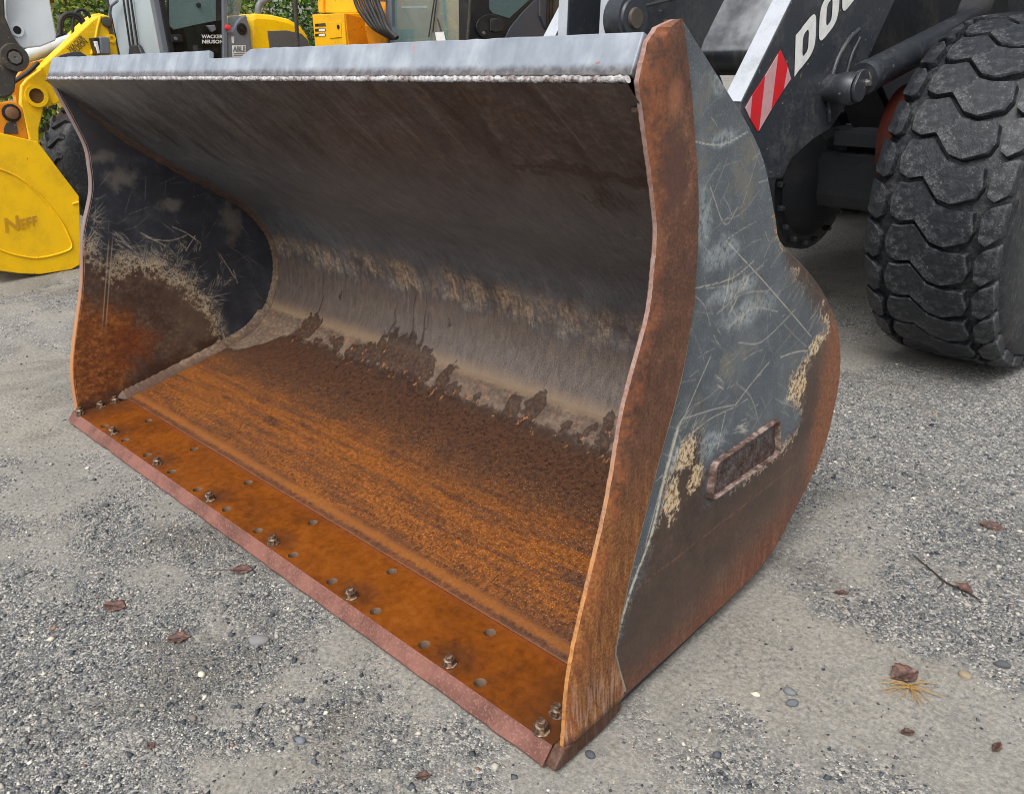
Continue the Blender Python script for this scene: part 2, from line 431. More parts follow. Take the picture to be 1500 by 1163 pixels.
# -- cutting edge: bevelled plate with real holes
def circle(cx, cy, r, n=20): return [(cx+r*math.cos(2*math.pi*i/n), cy+r*math.sin(2*math.pi*i/n)) for i in range(n)]
holes = []
for x in NB:
    holes += [circle(x-.107, .026, .0165), circle(x+.107, .026, .0165), circle(x-.009, .176, .0165)]
E0, E1, EY0, EY1, ET = XL-.012, .372, -.004, .224, .045
nx = 60
outer = [(E0+(E1-E0)*i/nx, EY0) for i in range(nx+1)]+[(E0+(E1-E0)*i/nx, EY1) for i in range(nx, -1, -1)]
pts = [Vector(q) for q in outer]; eds = [(i, (i+1) % len(outer)) for i in range(len(outer))]
loops = [list(range(len(outer)))]
for h in holes:
    n = len(pts); pts += [Vector(q) for q in h]; eds += [(n+i, n+(i+1) % len(h)) for i in range(len(h))]; loops.append(list(range(n, n+len(h))))
vo, eo, fo, ov, oe, of = delaunay_2d_cdt(pts, eds, [], 1, 1e-6)
assert len(vo) == len(pts)
def in_hole(c): return any((c[0]-sum(q[0] for q in h)/20)**2+(c[1]-sum(q[1] for q in h)/20)**2 < .0163**2 for h in holes)
new = {}
for i, o_ in enumerate(ov): new[o_[0]] = i
tri = []
for f_ in fo:
    cx_ = sum(vo[i][0] for i in f_)/3; cy_ = sum(vo[i][1] for i in f_)/3
    if not in_hole((cx_, cy_)):
        a_, b_, c_ = [vo[i] for i in f_]
        if (b_[0]-a_[0])*(c_[1]-a_[1])-(b_[1]-a_[1])*(c_[0]-a_[0]) < 0: f_ = f_[::-1]
        tri.append(tuple(f_))
nv = len(vo)
V = [(q[0], q[1], ET) for q in vo]+[(q[0], q[1], .004) for q in vo]
F = tri+[tuple(i+nv for i in f_[::-1]) for f_ in tri]; MI = [0]*len(F)
for li, lp in enumerate(loops):
    lp = [new[i] for i in lp]
    for i in range(len(lp)):
        a_, b_ = lp[i], lp[(i+1) % len(lp)]
        if li == 0 and i < nx: continue            # front side carries the bevel instead
        F.append((a_, nv+a_, nv+b_, b_) if li else (b_, a_, nv+a_, nv+b_)); MI.append(2 if li else 0)
rs2 = np.random.default_rng(3)
wob = [rs2.normal(0, .0012) for _ in range(nx+1)]
tip = []
for i in range(nx+1):
    x = E0+(E1-E0)*i/nx
    V += [(x, -.036+wob[i], .010+rs2.normal(0, .0006)), (x, -.034+wob[i], .003)]; tip.append(len(V)-2)
for i in range(nx):
    t0, t1 = new[i], new[i+1]
    F += [(t0, tip[i], tip[i+1], t1), (tip[i], tip[i]+1, tip[i+1]+1, tip[i+1]), (tip[i]+1, nv+t0, nv+t1, tip[i+1]+1)]; MI += [1, 1, 2]
for e, k in ((0, 1), (nx, 0)):
    q = (new[e], nv+new[e], tip[e]+1, tip[e]); F.append(q if k else q[::-1]); MI.append(1)
me = bpy.data.meshes.new('cutting_edge'); me.from_pydata(V, [], F); me.polygons.foreach_set('material_index', MI); me.update()

t = Mat('wet_orange_rust'); v = t.pos(); x, y, z = t.xyz(v)
n1 = t.noise(v, 3.2, 6, .62, .5); n2 = t.noise(v, 38, 5, .7); n3 = t.noise(t.mp(v, (14, 5, 5)), 1.0, 5, .6)
bx = t.m('SUBTRACT', t.m('FRACT', t.addf(t.m('DIVIDE', x, .425), .5)), .5); bx = t.mul(bx, .425)
dd = t.m('SQRT', t.addf(t.mul(bx, bx, .55), t.m('POWER', t.m('SUBTRACT', y, .045), 2.0)))
bolt_dark = t.mr(t.addf(dd, t.mul(t.m('SUBTRACT', n2, .5), .03)), .02, .075, 1, 0)  # darker patch round each bolt
c = t.ramp(t.addf(t.mul(n1, .6), t.mul(n2, .4)), [(.34, srgb(84, 44, 14)), (.47, srgb(110, 57, 10)), (.56, srgb(124, 65, 10)), (.70, srgb(138, 78, 22))])
c = t.mix(t.mul(t.mr(n3, .45, .75), .3), c, srgb(104, 54, 18))
c = t.mix(t.mul(bolt_dark, .5), c, srgb(62, 38, 26))
ends = t.mr(t.addf(t.m('ABSOLUTE', t.addf(x, 1.06)), t.mul(n1, .35)), 1.36, 1.62)
c = t.mix(t.mul(ends, .8), c, srgb(68, 42, 26))
lipd = t.mr(y, .19, .224); c = t.mix(t.mul(lipd, .5), c, srgb(120, 62, 34))
m_edge = t.out(c, t.addf(.24, t.mul(n2, .28)), nrm=t.bump(t.addf(n2, t.mul(n1, .8)), .35, .002), spec=.5)
t = Mat('worn_bevel_steel'); v = t.pos(); n1 = t.noise(v, 9, 6, .65); n2 = t.noise(v, 140, 4, .7)
c = t.mix(t.mr(n1, .35, .7), srgb(124, 80, 68), srgb(92, 54, 43)); c = t.mix(t.mul(t.mr(n2, .5, .68), .5), c, srgb(148, 112, 100))
m_bevel = t.out(c, .6, nrm=t.bump(n2, .4, .001))
m_hole = paint('hole_bore', srgb(132, 108, 90), .6, .5, srgb(84, 56, 36), 40, coords='pos')
finish('cutting_edge', me, [m_edge, m_bevel, m_hole], bucket)

# -- bolts with hex nuts and washers
t = Mat('rusty_bolt'); v = t.obj(); n1 = t.noise(v, 90, 5, .65)
m_bolt = t.out(t.ramp(n1, [(.3, srgb(52, 36, 28)), (.5, srgb(98, 76, 60)), (.68, srgb(160, 140, 118))]), .45, .3, t.bump(n1, .5, .002))
def bolt_mesh(r=.0155, h=.018, rot=0.2):
    mb = MB()
    mb.lathe([(0, r*1.28), (.003, r*1.28), (.004, r*1.2)], (0, 0, 0), (0, 0, 1), 24)
    hexp = [(r*1.12*math.cos(rot+k*math.pi/3), r*1.12*math.sin(rot+k*math.pi/3)) for k in range(6)]
    V_ = [(a, b, .004) for a, b in hexp]+[(a, b, h) for a, b in hexp]+[(a*.84, b*.84, h+.003) for a, b in hexp]
    mb.add(V_, [tuple(range(12, 18))]+[(k, (k+1) % 6, 6+(k+1) % 6, 6+k) for k in range(6)]+[(6+k, 6+(k+1) % 6, 12+(k+1) % 6, 12+k) for k in range(6)])
    mb.lathe([(h, r*.66), (h+.010, r*.64), (h+.012, r*.5)], (0, 0, 0), (0, 0, 1), 18)
    return mb.mesh('bolt')
bm_ = bolt_mesh(); bm_.materials.append(m_bolt)
def put_bolt(x, y, z, rz, s=1.0):
    o = bpy.data.objects.new('bolt', bm_); COL.objects.link(o); o.parent = bucket
    o.location = Vector((x, y, z))-BASE[bucket.name]; o.rotation_euler = (random.uniform(-.03, .03), random.uniform(-.03, .03), rz); o.scale = (s, s, s*random.uniform(.9, 1.1)); BASE[o.name] = Vector()
random.seed(4)
for x in NB: put_bolt(x, .020, ET, random.random()*2)
for x, y in ((-2.452, .005), (-2.462, .10), (-2.462, .165)): put_bolt(x, y, ET, random.random()*2, 1.05)
put_bolt(.325, .012, ET, .4, 1.05); put_bolt(.318, .075, ET, 1.0, 1.0)

# -- bowl: floor, heel bend and back in one bent plate
PF = [(.2212, .0456), (.2222, .0515), (.30, .066), (.4, .085), (.6, .125), (.78, .163), (.86, .186), (.93, .222), (1.022, .305)]
PB = [(1.022, .305), (1.078, .42), (1.1, .53), (1.09, .63), (1.05, .72), (.98, .81), (.88, .893), (.675, 1.034), (.468, 1.195), (.207, 1.436)]
Q = np.vstack([smooth_line(PF, 30), smooth_line(PB, 30)[1:]])
ql = np.concatenate([[0], np.cumsum(np.linalg.norm(np.diff(Q, axis=0), axis=1))])
NV, NU = 500, 590
vs = np.linspace(0, ql[-1], NV); qy = np.interp(vs, ql, Q[:, 0]); qz = np.interp(vs, ql, Q[:, 1])
us = np.linspace(XL+.02, XR_+.008, NU); UU, VV = np.meshgrid(us, vs)
dents = .006*(fbm(UU, VV, 2.2, 3, 3)-.5)+.0025*(fbm(UU, VV, 9, 3, 9)-.5)
ty = np.gradient(qy); tz = np.gradient(qz); tl = np.hypot(ty, tz); ny_, nz_ = -tz/tl, ty/tl
fade = np.clip(VV/.15, 0, 1)
P = np.stack([UU, qy[:, None]+ny_[:, None]*dents*fade, qz[:, None]+nz_[:, None]*dents*fade], -1)
# wear and wet stains in plate coordinates (metres along the edge, metres up the plate)
UW = UU+.045*(fbm(UU, VV, 14, 3, 51)-.5)+.03*(fbm(UU, VV, 45, 2, 57)-.5); VW = VV+.07*(fbm(UU, VV, 11, 3, 61)-.5)+.05*(fbm(UU, VV, 50, 2, 67)-.5)
def blob(u, v, ru, rv, p=2.0): return 1-np.sqrt(((UW-u)/ru)**2+((VW-v)/rv)**2)
wet = np.full(UU.shape, -1.0)
for b in [(-2.06, .83, .07, .085), (-2.10, .77, .06, .06), (-1.93, .765, .035, .04), (-1.80, .775, .04, .05), (-1.66, .78, .05, .05), (-1.58, .79, .045, .07), (-1.51, .83, .04, .11), (-1.45, .84, .035, .12), (-1.40, .83, .045, .13), (-1.34, .85, .04, .12), (-1.285, .83, .04, .13), (-1.23, .82, .035, .11), (-1.18, .80, .035, .10), (-1.36, .79, .2, .05),
          (-1.06, .80, .045, .085), (-.98, .76, .06, .05), (-.665, .80, .04, .065), (-.575, .83, .04, .075), (-.62, .76, .1, .03), (-.30, .80, .028, .03), (-.25, .85, .03, .035), (-.235, .79, .03, .06), (-.40, .80, .018, .02), (-.33, .775, .015, .02), (-.84, .79, .018, .03), (-1.85, .80, .02, .03)]:
    wet = np.maximum(wet, blob(*b))
scr = Strokes(XL, .4, 0, 2.45, .002)
rr = np.random.default_rng(5)
for _ in range(140):                                   # upright scuffs where the load rides up the back
    u = rr.uniform(-2.35, .38); v0 = 1.23+rr.normal(0, .05); L = abs(rr.normal(0, .045))+.01; k = rr.normal(0, .4)
    scr.line((u, v0-L/2), (u+k*L, v0+L/2), rr.uniform(.0006, .0016), rr.uniform(.2, .7))
for _ in range(8):                                   # sweeping curved scrapes
    u = rr.uniform(-2.3, .3); v0 = rr.uniform(1.15, 1.5); L = rr.uniform(.1, .35); s_ = rr.uniform(.4, 1.0)
    scr.curve([(u, v0), (u-L*.3*s_, v0+L*.2), (u-L*s_, v0+L*.25)], rr.uniform(.0008, .0016), rr.uniform(.15, .35))
for u, v0, v1 in ((-.78, 1.18, 1.40), (-.73, 1.16, 1.36), (-.36, 1.2, 1.5), (-1.15, 1.25, 1.45), (-.58, 1.22, 1.42)):
    for k in range(7):
        scr.curve([(u+rr.normal(0, .012), v0+rr.normal(0, .02)), (u+.01, (v0+v1)/2), (u-.02+rr.normal(0, .012), v1-.08)], .0009, rr.uniform(.15, .45))
for _ in range(200):                                   # faint long rubs over the upper back, along the flow of the load
    u = rr.uniform(-2.4, .3); v0 = rr.uniform(1.4, 2.35); L = rr.uniform(.06, .35)
    scr.line((u, v0), (u+rr.normal(0, .05)*L, v0+L), rr.uniform(.001, .003), rr.uniform(.06, .28))
drk = Strokes(XL, .4, 0, 2.45, .002)
for u, v0, v1 in ((-2.045, .90, 1.10), (-1.49, .90, 1.08), (-1.36, .90, 1.17), (-1.285, .90, 1.19), (-1.27, .9, 1.05), (-1.9, 1.0, 1.04), (-1.14, 1.02, 1.05)):
    pts_ = [(u+rr.normal(0, .006), a_) for a_ in np.linspace(v0, v1, 6)]
    drk.curve(pts_, .0022, .95); drk.curve(pts_[:3], .0045, .9)
for _ in range(170):
    u = rr.uniform(-2.4, .33); v0 = rr.uniform(1.3, 2.4); L = rr.uniform(.008, .04)
    drk.line((u, v0), (u+rr.normal(0, .1)*L, v0+L), rr.uniform(.001, .0022), rr.uniform(.4, .9))
for u, v0, n_, s_ in ((-1.95, 2.15, 30, .06), (-1.5, 2.2, 24, .05), (.10, 1.98, 46, .03), (.14, 2.02, 30, .02), (-2.1, 2.3, 22, .05), (-1.6, 2.36, 26, .07)):
    for _ in range(n_):
        a_, b_ = u+rr.normal(0, s_), v0+rr.normal(0, s_*.7); L = rr.uniform(.01, .05); drk.line((a_, b_), (a_+rr.normal(0, .006), b_+L), rr.uniform(.001, .003), rr.uniform(.5, 1))
cake = np.maximum(blob(.22, 2.12, .30, .035), blob(.16, 2.13, .45, .022))     # caked dry soil
cake = np.maximum(cake, np.maximum(blob(-1.82, 2.02, .05, .12), blob(-2.0, 2.1, .03, .14)))
bowl_me = grid_mesh('bowl', P, np.stack([UU, VV], -1), {'wet': wet, 'scr': scr.read(UU, VV), 'drk': drk.read(UU, VV), 'cake': cake})

t = Mat('bowl_steel'); uv = t.attr('suv', 'Vector'); u, vv_, _z = t.xyz(uv)
nA = t.noise(uv, 2.3, 4, .6, .3); nB = t.noise(uv, 10, 4, .7); nC = t.noise(uv, 55, 3, .7); nD = t.noise(uv, 190, 2.5, .75)
flow = t.noise(t.mp(uv, (11, 3.0, 1)), 1.0, 4, .72, .9)              # rubbed along the flow of the load
flow2 = t.noise(t.mp(uv, (46, 15, 1), (0, 0, .06)), 1.0, 4, .75, .8)
oB = t.m('SUBTRACT', nB, .5); oC = t.m('SUBTRACT', nC, .5); jit = t.mul(t.m('SUBTRACT', nA, .5), .22); jitB = t.mul(oB, .10); vj = t.addf(vv_, jit, jitB)
# painted upper back under a brown-grey film
up = t.ramp(t.addf(t.mul(flow, .25), t.mul(nB, .40), t.mul(nA, .35)), [(.38, srgb(62, 65, 69)), (.47, srgb(86, 90, 95)), (.55, srgb(112, 117, 122)), (.64, srgb(146, 149, 150))])
smr = t.noise(t.mp(uv, (9, 1.6, 1), (0, 0, .05), (3, 1, 0)), 1.0, 4, .72, .6); rubs = t.noise(t.mp(uv, (38, 3.4, 1), (0, 0, -.05), (7, 2, 0)), 1.0, 4, .7, .4)
up = t.mix(t.mul(t.mr(smr, .54, .68), t.mr(nC, .3, .6), .45), up, srgb(104, 88, 73)); up = t.mix(t.mul(t.mr(rubs, .60, .74), t.mr(nA, .45, .65), .35), up, srgb(150, 150, 146))
brn = t.mr(t.addf(vv_, t.mul(nA, .5), t.mul(flow, .25)), 2.05, 2.65)
up = t.mix(t.mul(brn, .66), up, t.ramp(t.addf(t.mul(flow, .5), t.mul(nC, .5)), [(.36, srgb(44, 40, 37)), (.5, srgb(72, 65, 60)), (.64, srgb(106, 97, 86))]))
cool = t.band(vj, 1.20, 1.32, 1.80, 2.2)
up = t.mix(t.mul(cool, .6), up, t.ramp(t.addf(t.mul(flow2, .5), t.mul(nD, .5)), [(.36, srgb(80, 89, 97)), (.5, srgb(112, 121, 129)), (.66, srgb(156, 160, 160))]))
# polished strip with bare metal scuffs
poli = t.ramp(t.addf(t.mul(flow2, .4), t.mul(nD, .6)), [(.36, srgb(88, 77, 71)), (.5, srgb(124, 111, 104)), (.64, srgb(156, 138, 120))])
c = t.mix(t.mr(vj, 1.07, 1.17), poli, up)
patch = t.mr(t.noise(t.mp(uv, (6, 4, 1)), 1.0, 4, .7), .38, .62)
scuff = t.mul(t.band(t.addf(vj, t.mul(t.m('SUBTRACT', flow2, .5), .12)), 1.10, 1.17, 1.20, 1.30), t.mr(t.addf(t.mul(flow2, .5), t.mul(nD, .5)), .40, .54), t.addf(.12, t.mul(patch, .88)))
c = t.mix(t.mul(scuff, .95), c, t.mix(t.mr(nC, .35, .65), srgb(168, 138, 106), srgb(222, 206, 180)))
sc = t.mul(t.attr('scr'), t.mr(nD, .35, .55))
c = t.mix(t.mul(sc, .6), c, srgb(200, 184, 160))
# tan seam along the heel bend and the pale strip below
ridge = t.band(t.addf(vv_, t.mul(oC, .02)), .835, .862, .875, .93)
low = t.ramp(t.addf(t.mul(nB, .5), t.mul(nC, .5)), [(.34, srgb(86, 70, 58)), (.5, srgb(118, 100, 86)), (.66, srgb(150, 130, 110))])
c = t.mix(t.mr(vv_, .85, .885, 1, 0), c, low); c = t.mix(t.mul(ridge, .6), c, srgb(166, 140, 110))
# rusted floor: dark wet brown towards the heel, orange flakes towards the edge
brownf = t.addf(vv_, t.mul(oB, .09), t.mul(oC, .035), t.mr(u, -2.42, -2.15, .22, 0.0))
fm = t.mr(brownf, .745, .757, 1, 0)
rust = t.ramp(t.addf(t.mul(nB, .4), t.mul(nC, .35), t.mul(nD, .25)), [(.36, srgb(52, 31, 20)), (.46, srgb(78, 46, 26)), (.56, srgb(98, 57, 30)), (.68, srgb(122, 73, 38))])
strk = t.noise(t.mp(uv, (2.0, 22, 1), (0, 0, .08)), 1.0, 4, .65, .3)
heel = t.mr(t.addf(vv_, t.mul(jit, 1.1), t.mul(t.m('SUBTRACT', strk, .5), .2)), .26, .50); heel = t.m('MAXIMUM', heel, t.mr(t.addf(u, t.mul(jit, 1.5), t.mul(vv_, .8)), -.15, .45)); rust = t.mix(t.mul(heel, .78), rust, t.mix(t.mr(nC, .35, .65), srgb(54, 36, 27), srgb(86, 58, 41)))
orz = t.mul(t.band(t.addf(vv_, t.mul(jit, 1.2)), .02, .12, .30, .52), t.mr(strk, .36, .58))
rust = t.mix(t.mul(orz, .7), rust, t.ramp(t.addf(t.mul(nC, .5), t.mul(nD, .5)), [(.38, srgb(92, 52, 16)), (.5, srgb(126, 70, 16)), (.62, srgb(166, 98, 28))]))
spk = t.mul(.8, t.mr(nD, .59, .66), t.mr(vv_, .02, .14), t.mr(vv_, .42, .72, 1, .12), t.mr(nB, .36, .5))
rust = t.mix(spk, rust, srgb(216, 136, 52))
pit = t.mul(t.mr(t.noise(t.mp(uv, (120, 60, 1)), 1.0, 2, .6), .56, .62), t.mr(vv_, .05, .09), t.mr(t.addf(vv_, jitB), .12, .32, 1, .08))
rust = t.mix(t.mul(pit, .75), rust, srgb(52, 32, 18))
tanl = t.band(t.addf(vv_, t.mul(oC, .02)), .022, .04, .045, .075); rust = t.mix(t.mul(tanl, .55), rust, srgb(150, 90, 32))
frontl = t.mr(vv_, .008, .011, 1, 0); rust = t.mix(t.mul(frontl, .6), rust, srgb(136, 82, 52))
c = t.mix(fm, c, rust)
edgeline = t.band(brownf, .70, .747, .757, .768); c = t.mix(t.mul(edgeline, .7), c, srgb(66, 48, 37))
# wet run-down stains
wf = t.addf(t.attr('wet'), t.mul(oB, .7), t.mul(oC, .45))
wm = t.mr(wf, .0, .26); wr = t.mul(t.band(wf, .04, .14, .2, .5), t.mr(nC, .35, .6))
c = t.mix(t.mul(wm, .8), c, t.mix(t.mr(nC, .4, .6), srgb(58, 41, 32), srgb(88, 63, 48))); c = t.mix(t.mul(wr, .6), c, srgb(40, 29, 24))
spots = t.mul(t.mr(t.noise(t.mp(uv, (34, 20, 1)), 1.0, 3, .6), .62, .66), t.band(vv_, .70, .74, .83, .86))
c = t.mix(t.mul(spots, .85), c, t.mix(nC, srgb(140, 82, 42), srgb(206, 146, 90)))
dk = t.mul(t.attr('drk'), t.mr(nD, .25, .5)); c = t.mix(t.mul(dk, .85), c, srgb(48, 38, 32))
ck = t.mr(t.addf(t.attr('cake'), t.mul(oB, 1.2), t.mul(oC, 1.2)), .3, .5)
c = t.mix(t.mul(ck, .55), c, t.ramp(nC, [(.35, srgb(34, 27, 22)), (.65, srgb(66, 52, 41))]))
ro = t.mixf(fm, t.addf(.26, t.mul(nB, .28)), t.addf(.36, t.mul(nC, .36)))
ro = t.mixf(t.mul(wm, .8), ro, .34)
hh = t.addf(t.mul(nC, t.mr(vv_, .74, .77, 1.3, .5)), t.mul(nD, .45))
m_bowl = t.out(c, ro, t.mul(t.mr(vv_, .85, .9), .4), t.bump(hh, .5, .0022), spec=.45)
bowl = finish('bowl', bowl_me, m_bowl, bucket)
for p_ in bowl.data.polygons[:1]: pass

rg = np.random.default_rng(77); mb = MB()
for _ in range(620):
    cu, cv = [(-.55, .60), (-.85, .66), (-1.3, .70), (-.2, .62), (-1.0, .58)][rg.integers(5)]
    u_ = float(np.clip(cu+rg.normal(0, .22), -2.3, .33)); v_ = float(np.clip(cv+rg.normal(0, .045), .05, .84)); r_ = .0015+.0055*rg.random()**3
    y_ = np.interp(v_, vs, qy); z_ = np.interp(v_, vs, qz)+r_*.3; d3 = rg.normal(0, .25, (6, 3))
    mb.add([(u_+r_*(octv[k][0]*1.3+d3[k][0]), y_+r_*(octv[k][1]+d3[k][1]), z_+r_*(octv[k][2]*.7+d3[k][2])) for k in range(6)], [tuple(q) for q in octf])
m_crumb = paint('soil_crumb', srgb(66, 46, 34), .9, .5, srgb(104, 72, 46), 30, coords='pos')
tag(mb.build('soil_crumbs', m_crumb), 'scattered dark soil crumbs lying on the rusty bucket floor', 'soil', kind='stuff')

# -- outer skin of the bowl (underside and back)
m_out = paint('bucket_outside_paint', srgb(72, 80, 88), .5, .5, srgb(98, 76, 56), 5, .6, coords='pos')
OQ = [(.226, .004), (.60, .014), (.93, .036), (1.10, .145), (1.22, .30), (1.255, .47), (1.24, .61), (1.17, .73), (1.08, .825), (.95, .92), (.80, 1.035), (.68, 1.17), (.50, 1.30), (.24, 1.45)]
OQs = smooth_line(OQ, 8); mb = MB()
V_ = [(XL+.01, a_, b_) for a_, b_ in OQs]+[(XR_, a_, b_) for a_, b_ in OQs]; n_ = len(OQs)
mb.add(V_, [(i+1, i, n_+i, n_+i+1) for i in range(n_-1)])
mb.build('outer_skin', m_out, bucket, smooth=40)

# -- top lip: leaning spill plate with a notch, and the ragged weld below it
def lipx(x): return 0
LB, LT = (.226, 1.447), (.262, 1.518)
xs = [XL, -1.192, -1.182, -0.997, -0.952, XR_]; hs_ = [1, 1, .70, .70, 1, 1]
fine_x = []; fine_h = []
for a_, b_, h0, h1 in zip(xs[:-1], xs[1:], hs_[:-1], hs_[1:]):
    k_ = max(2, int((b_-a_)/.03)); 
    for i in range(k_): fine_x.append(a_+(b_-a_)*i/k_); fine_h.append(h0+(h1-h0)*i/k_)
fine_x.append(xs[-1]); fine_h.append(1.0)
mb = MB(); V_ = []; F_ = []
nrm = Vector((0, -(LT[1]-LB[1]), LT[0]-LB[0])).normalized()*.016
for x, h in zip(fine_x, fine_h):
    top = (LB[0]+(LT[0]-LB[0])*h, LB[1]+(LT[1]-LB[1])*h+rs2.normal(0, .0006))
    V_ += [(x, LB[0], LB[1]), (x, top[0], top[1]), (x, top[0]-nrm[1], top[1]-nrm[2]), (x, LB[0]-nrm[1], LB[1]-nrm[2])]
for i in range(len(fine_x)-1):
    for k in range(4): F_.append((4*i+k, 4*i+4+k, 4*i+4+(k+1) % 4, 4*i+(k+1) % 4))
F_ += [(0, 1, 2, 3), tuple(4*(len(fine_x)-1)+k for k in (3, 2, 1, 0))]
mb.add(V_, F_)
t = Mat('lip_sky_grey'); v = t.pos(); x, y, z = t.xyz(v)
n1 = t.noise(v, 4, 6, .65); n2 = t.noise(v, 45, 5, .7); st = t.noise(t.mp(v, (18, 8, 8)), 1.0, 5, .65)
c = t.ramp(t.addf(t.mul(n1, .6), t.mul(st, .4)), [(.32, srgb(104, 111, 120)), (.5, srgb(134, 142, 152)), (.68, srgb(170, 176, 183))])  # grey lightened to paint in the sky the lip reflects
dirtl = t.mul(t.mr(t.addf(z, t.mul(n2, .012)), 1.460, 1.476, 1, 0), .85); c = t.mix(dirtl, c, t.mix(t.mr(n2, .4, .6), srgb(58, 54, 54), srgb(96, 88, 84)))
chip = t.mul(.7, t.mr(t.noise(t.mp(v, (9, 9, 9)), 1.0, 7, .75), .64, .68), t.mr(z, 1.475, 1.514)); c = t.mix(chip, c, srgb(190, 98, 62))
fleck = t.mr(t.noise(v, 22, 6, .75), .70, .72); c = t.mix(t.mul(fleck, .8), c, srgb(150, 84, 62))
m_lip = t.out(c, t.addf(.32, t.mul(n2, .25)), nrm=t.bump(t.addf(n2, st), .3, .0012))
mb.build('spill_lip', m_lip, bucket, bevel=.003)
mb = MB(); path = []; rad = []
for i in range(640):
    x = XL+.030+(XR_-XL-.030)*i/639; path.append((x, .2175+rs2.normal(0, .0008), 1.4405+rs2.normal(0, .0008))); rad.append(.0068+.0005*math.sin(i*1.3)+rs2.normal(0, .0004))
mb.tube(path, rad, 8)
t = Mat('weld_bead'); v = t.pos(); n1 = t.noise(v, 26, 5, .7); n2 = t.noise(v, 120, 4, .7)
c = t.ramp(t.addf(t.mul(n1, .4), t.mul(n2, .6)), [(.36, srgb(84, 66, 60)), (.47, srgb(142, 136, 134)), (.66, srgb(200, 201, 203))])
mb.build('weld_bead', t.out(c, .5, nrm=t.bump(n2, .8, .004)), bucket, smooth=60)

# -- side plates
FR = [(.004, .048), (.008, .07), (.037, .272), (.153, .598), (.207, .809), (.283, .985), (.302, 1.10), (.304, 1.171), (.281, 1.266), (.232, 1.437)]       # front edge (Y, Z)
BK = [(.70, .010), (.945, .034), (1.147, .162), (1.281, .302), (1.316, .478), (1.297, .619), (1.225, .744), (1.124, .845), (.998, .939), (.867, 1.019), (.816, 1.062), (.797, 1.105), (.722, 1.24), (.647, 1.319), (.581, 1.372), (.464, 1.461), (.365, 1.536)]
FRs = smooth_line(FR, 8); BKs = smooth_line(BK, 8)
def front_y(z): return np.interp(z, FRs[:, 1], FRs[:, 0])
def back_y(z): return np.interp(z, BKs[:, 1], BKs[:, 0])
ZT = 1.536
def top_front(z):
    """front edge including the leaning corner above the weld line"""
    return np.where(z > 1.437, np.interp(z, [1.437, 1.500, 1.524, 1.536], [.232, .256, .286, .340]), front_y(z))
BO = [(.222, .060), (.190, .17), (.182, .224), (.229, .387), (.321, .628), (.401, .815), (.436, .96), (.441, 1.021), (.436, 1.193), (.394, 1.392), (.350, 1.536)]
BOs = smooth_line(BO, 8)
def band_y(z): return np.interp(z, BOs[:, 1], BOs[:, 0])
def side_grid(x, z0, yf, yb, nz, ny, z1=ZT):
    zz = np.linspace(z0, z1, nz)[:, None]; s = np.linspace(0, 1, ny)[None]
    a = yf(zz); b = np.maximum(yb(zz), a+.001); Y = a+(b-a)*s; Z = np.broadcast_to(zz, Y.shape).copy()
    return Y, Z
def closed_plate(name, Y, Z, x0, x1, attrs, mat, mat2, parent, face, chamfer=None):
    """the detailed face at x1 (face=+1) or x0 (face=-1) as a grid, plus rim and the plain far face"""
    xf = x1 if face > 0 else x0; xo = x0 if face > 0 else x1
    P_ = np.stack([np.full(Y.shape, xf), Y, Z], -1)
    P_[..., 0] += .003*(fbm(Y, Z, 3, 3, 6)-.5)+.0012*(fbm(Y, Z, 14, 2, 4)-.5)
    if chamfer is not None: P_[..., 0] -= chamfer
    if face < 0: P_ = P_[:, ::-1]; attrs = {k: v_[:, ::-1] for k, v_ in attrs.items()}
    me_ = grid_mesh(name, P_, None, attrs)
    bm = bmesh.new(); bm.from_mesh(me_); bm.verts.ensure_lookup_table()
    nz, ny = Y.shape; idx = [i for i in range(ny)]+[ny*r_+ny-1 for r_ in range(1, nz)]+[ny*(nz-1)+i for i in range(ny-2, -1, -1)]+[ny*r_ for r_ in range(nz-2, 0, -1)]
    ring = [bm.verts[i] for i in idx]
    back = [bm.verts.new((xo, q.co.y, q.co.z)) for q in ring]
    n_ = len(ring)
    for i in range(n_):
        f_ = bm.faces.new((ring[(i+1) % n_], ring[i], back[i], back[(i+1) % n_])); f_.material_index = 1
    f_ = bm.faces.new(back[::1]); f_.material_index = 1
    bmesh.ops.recalc_face_normals(bm, faces=[f2 for f2 in bm.faces if f2.material_index == 1])
    bm.to_mesh(me_); bm.free()
    return finish(name, me_, [mat, mat2], parent)

# right plate, outer face seen
Y, Z = side_grid(.405, .010, lambda z: band_y(z)-.01, back_y, 560, 470)
brown = [(.0, -.1), (.1, .1), (.20, .24), (.29, .39), (.372, .52), (.395, .59), (.44, .635), (.50, .648), (.515, .60), (.53, .53), (.555, .445), (.60, .43), (.723, .425), (.86, .425), (.98, .432), (1.05, .468), (1.04, .52), (1.0, .558), (.965, .632), (1.03, .66), (1.10, .69), (1.165, .735), (1.105, .79), (1.0, .875), (.885, .975), (.808, 1.06), (.795, 1.12), (1.5, 1.2), (1.5, -.2)]
br = sdf_poly(Y, Z, brown)
rim_line = [(.18, .010)]+[tuple(q_) for q_ in BKs[::3]]+[(.365, 1.536), (-5, 1.6), (-5, .010)]
rd = -sdf_poly(Y, Z, rim_line); lowr = np.clip((.50-Z)/.25, 0, 1)
chamfer = (.006+.014*lowr)*np.clip((.026*lowr+.006-rd)/(.026*lowr+.006), 0, 1)
ss = Strokes(0, 1.4, 0, 1.6, .0015); rr = np.random.default_rng(8)
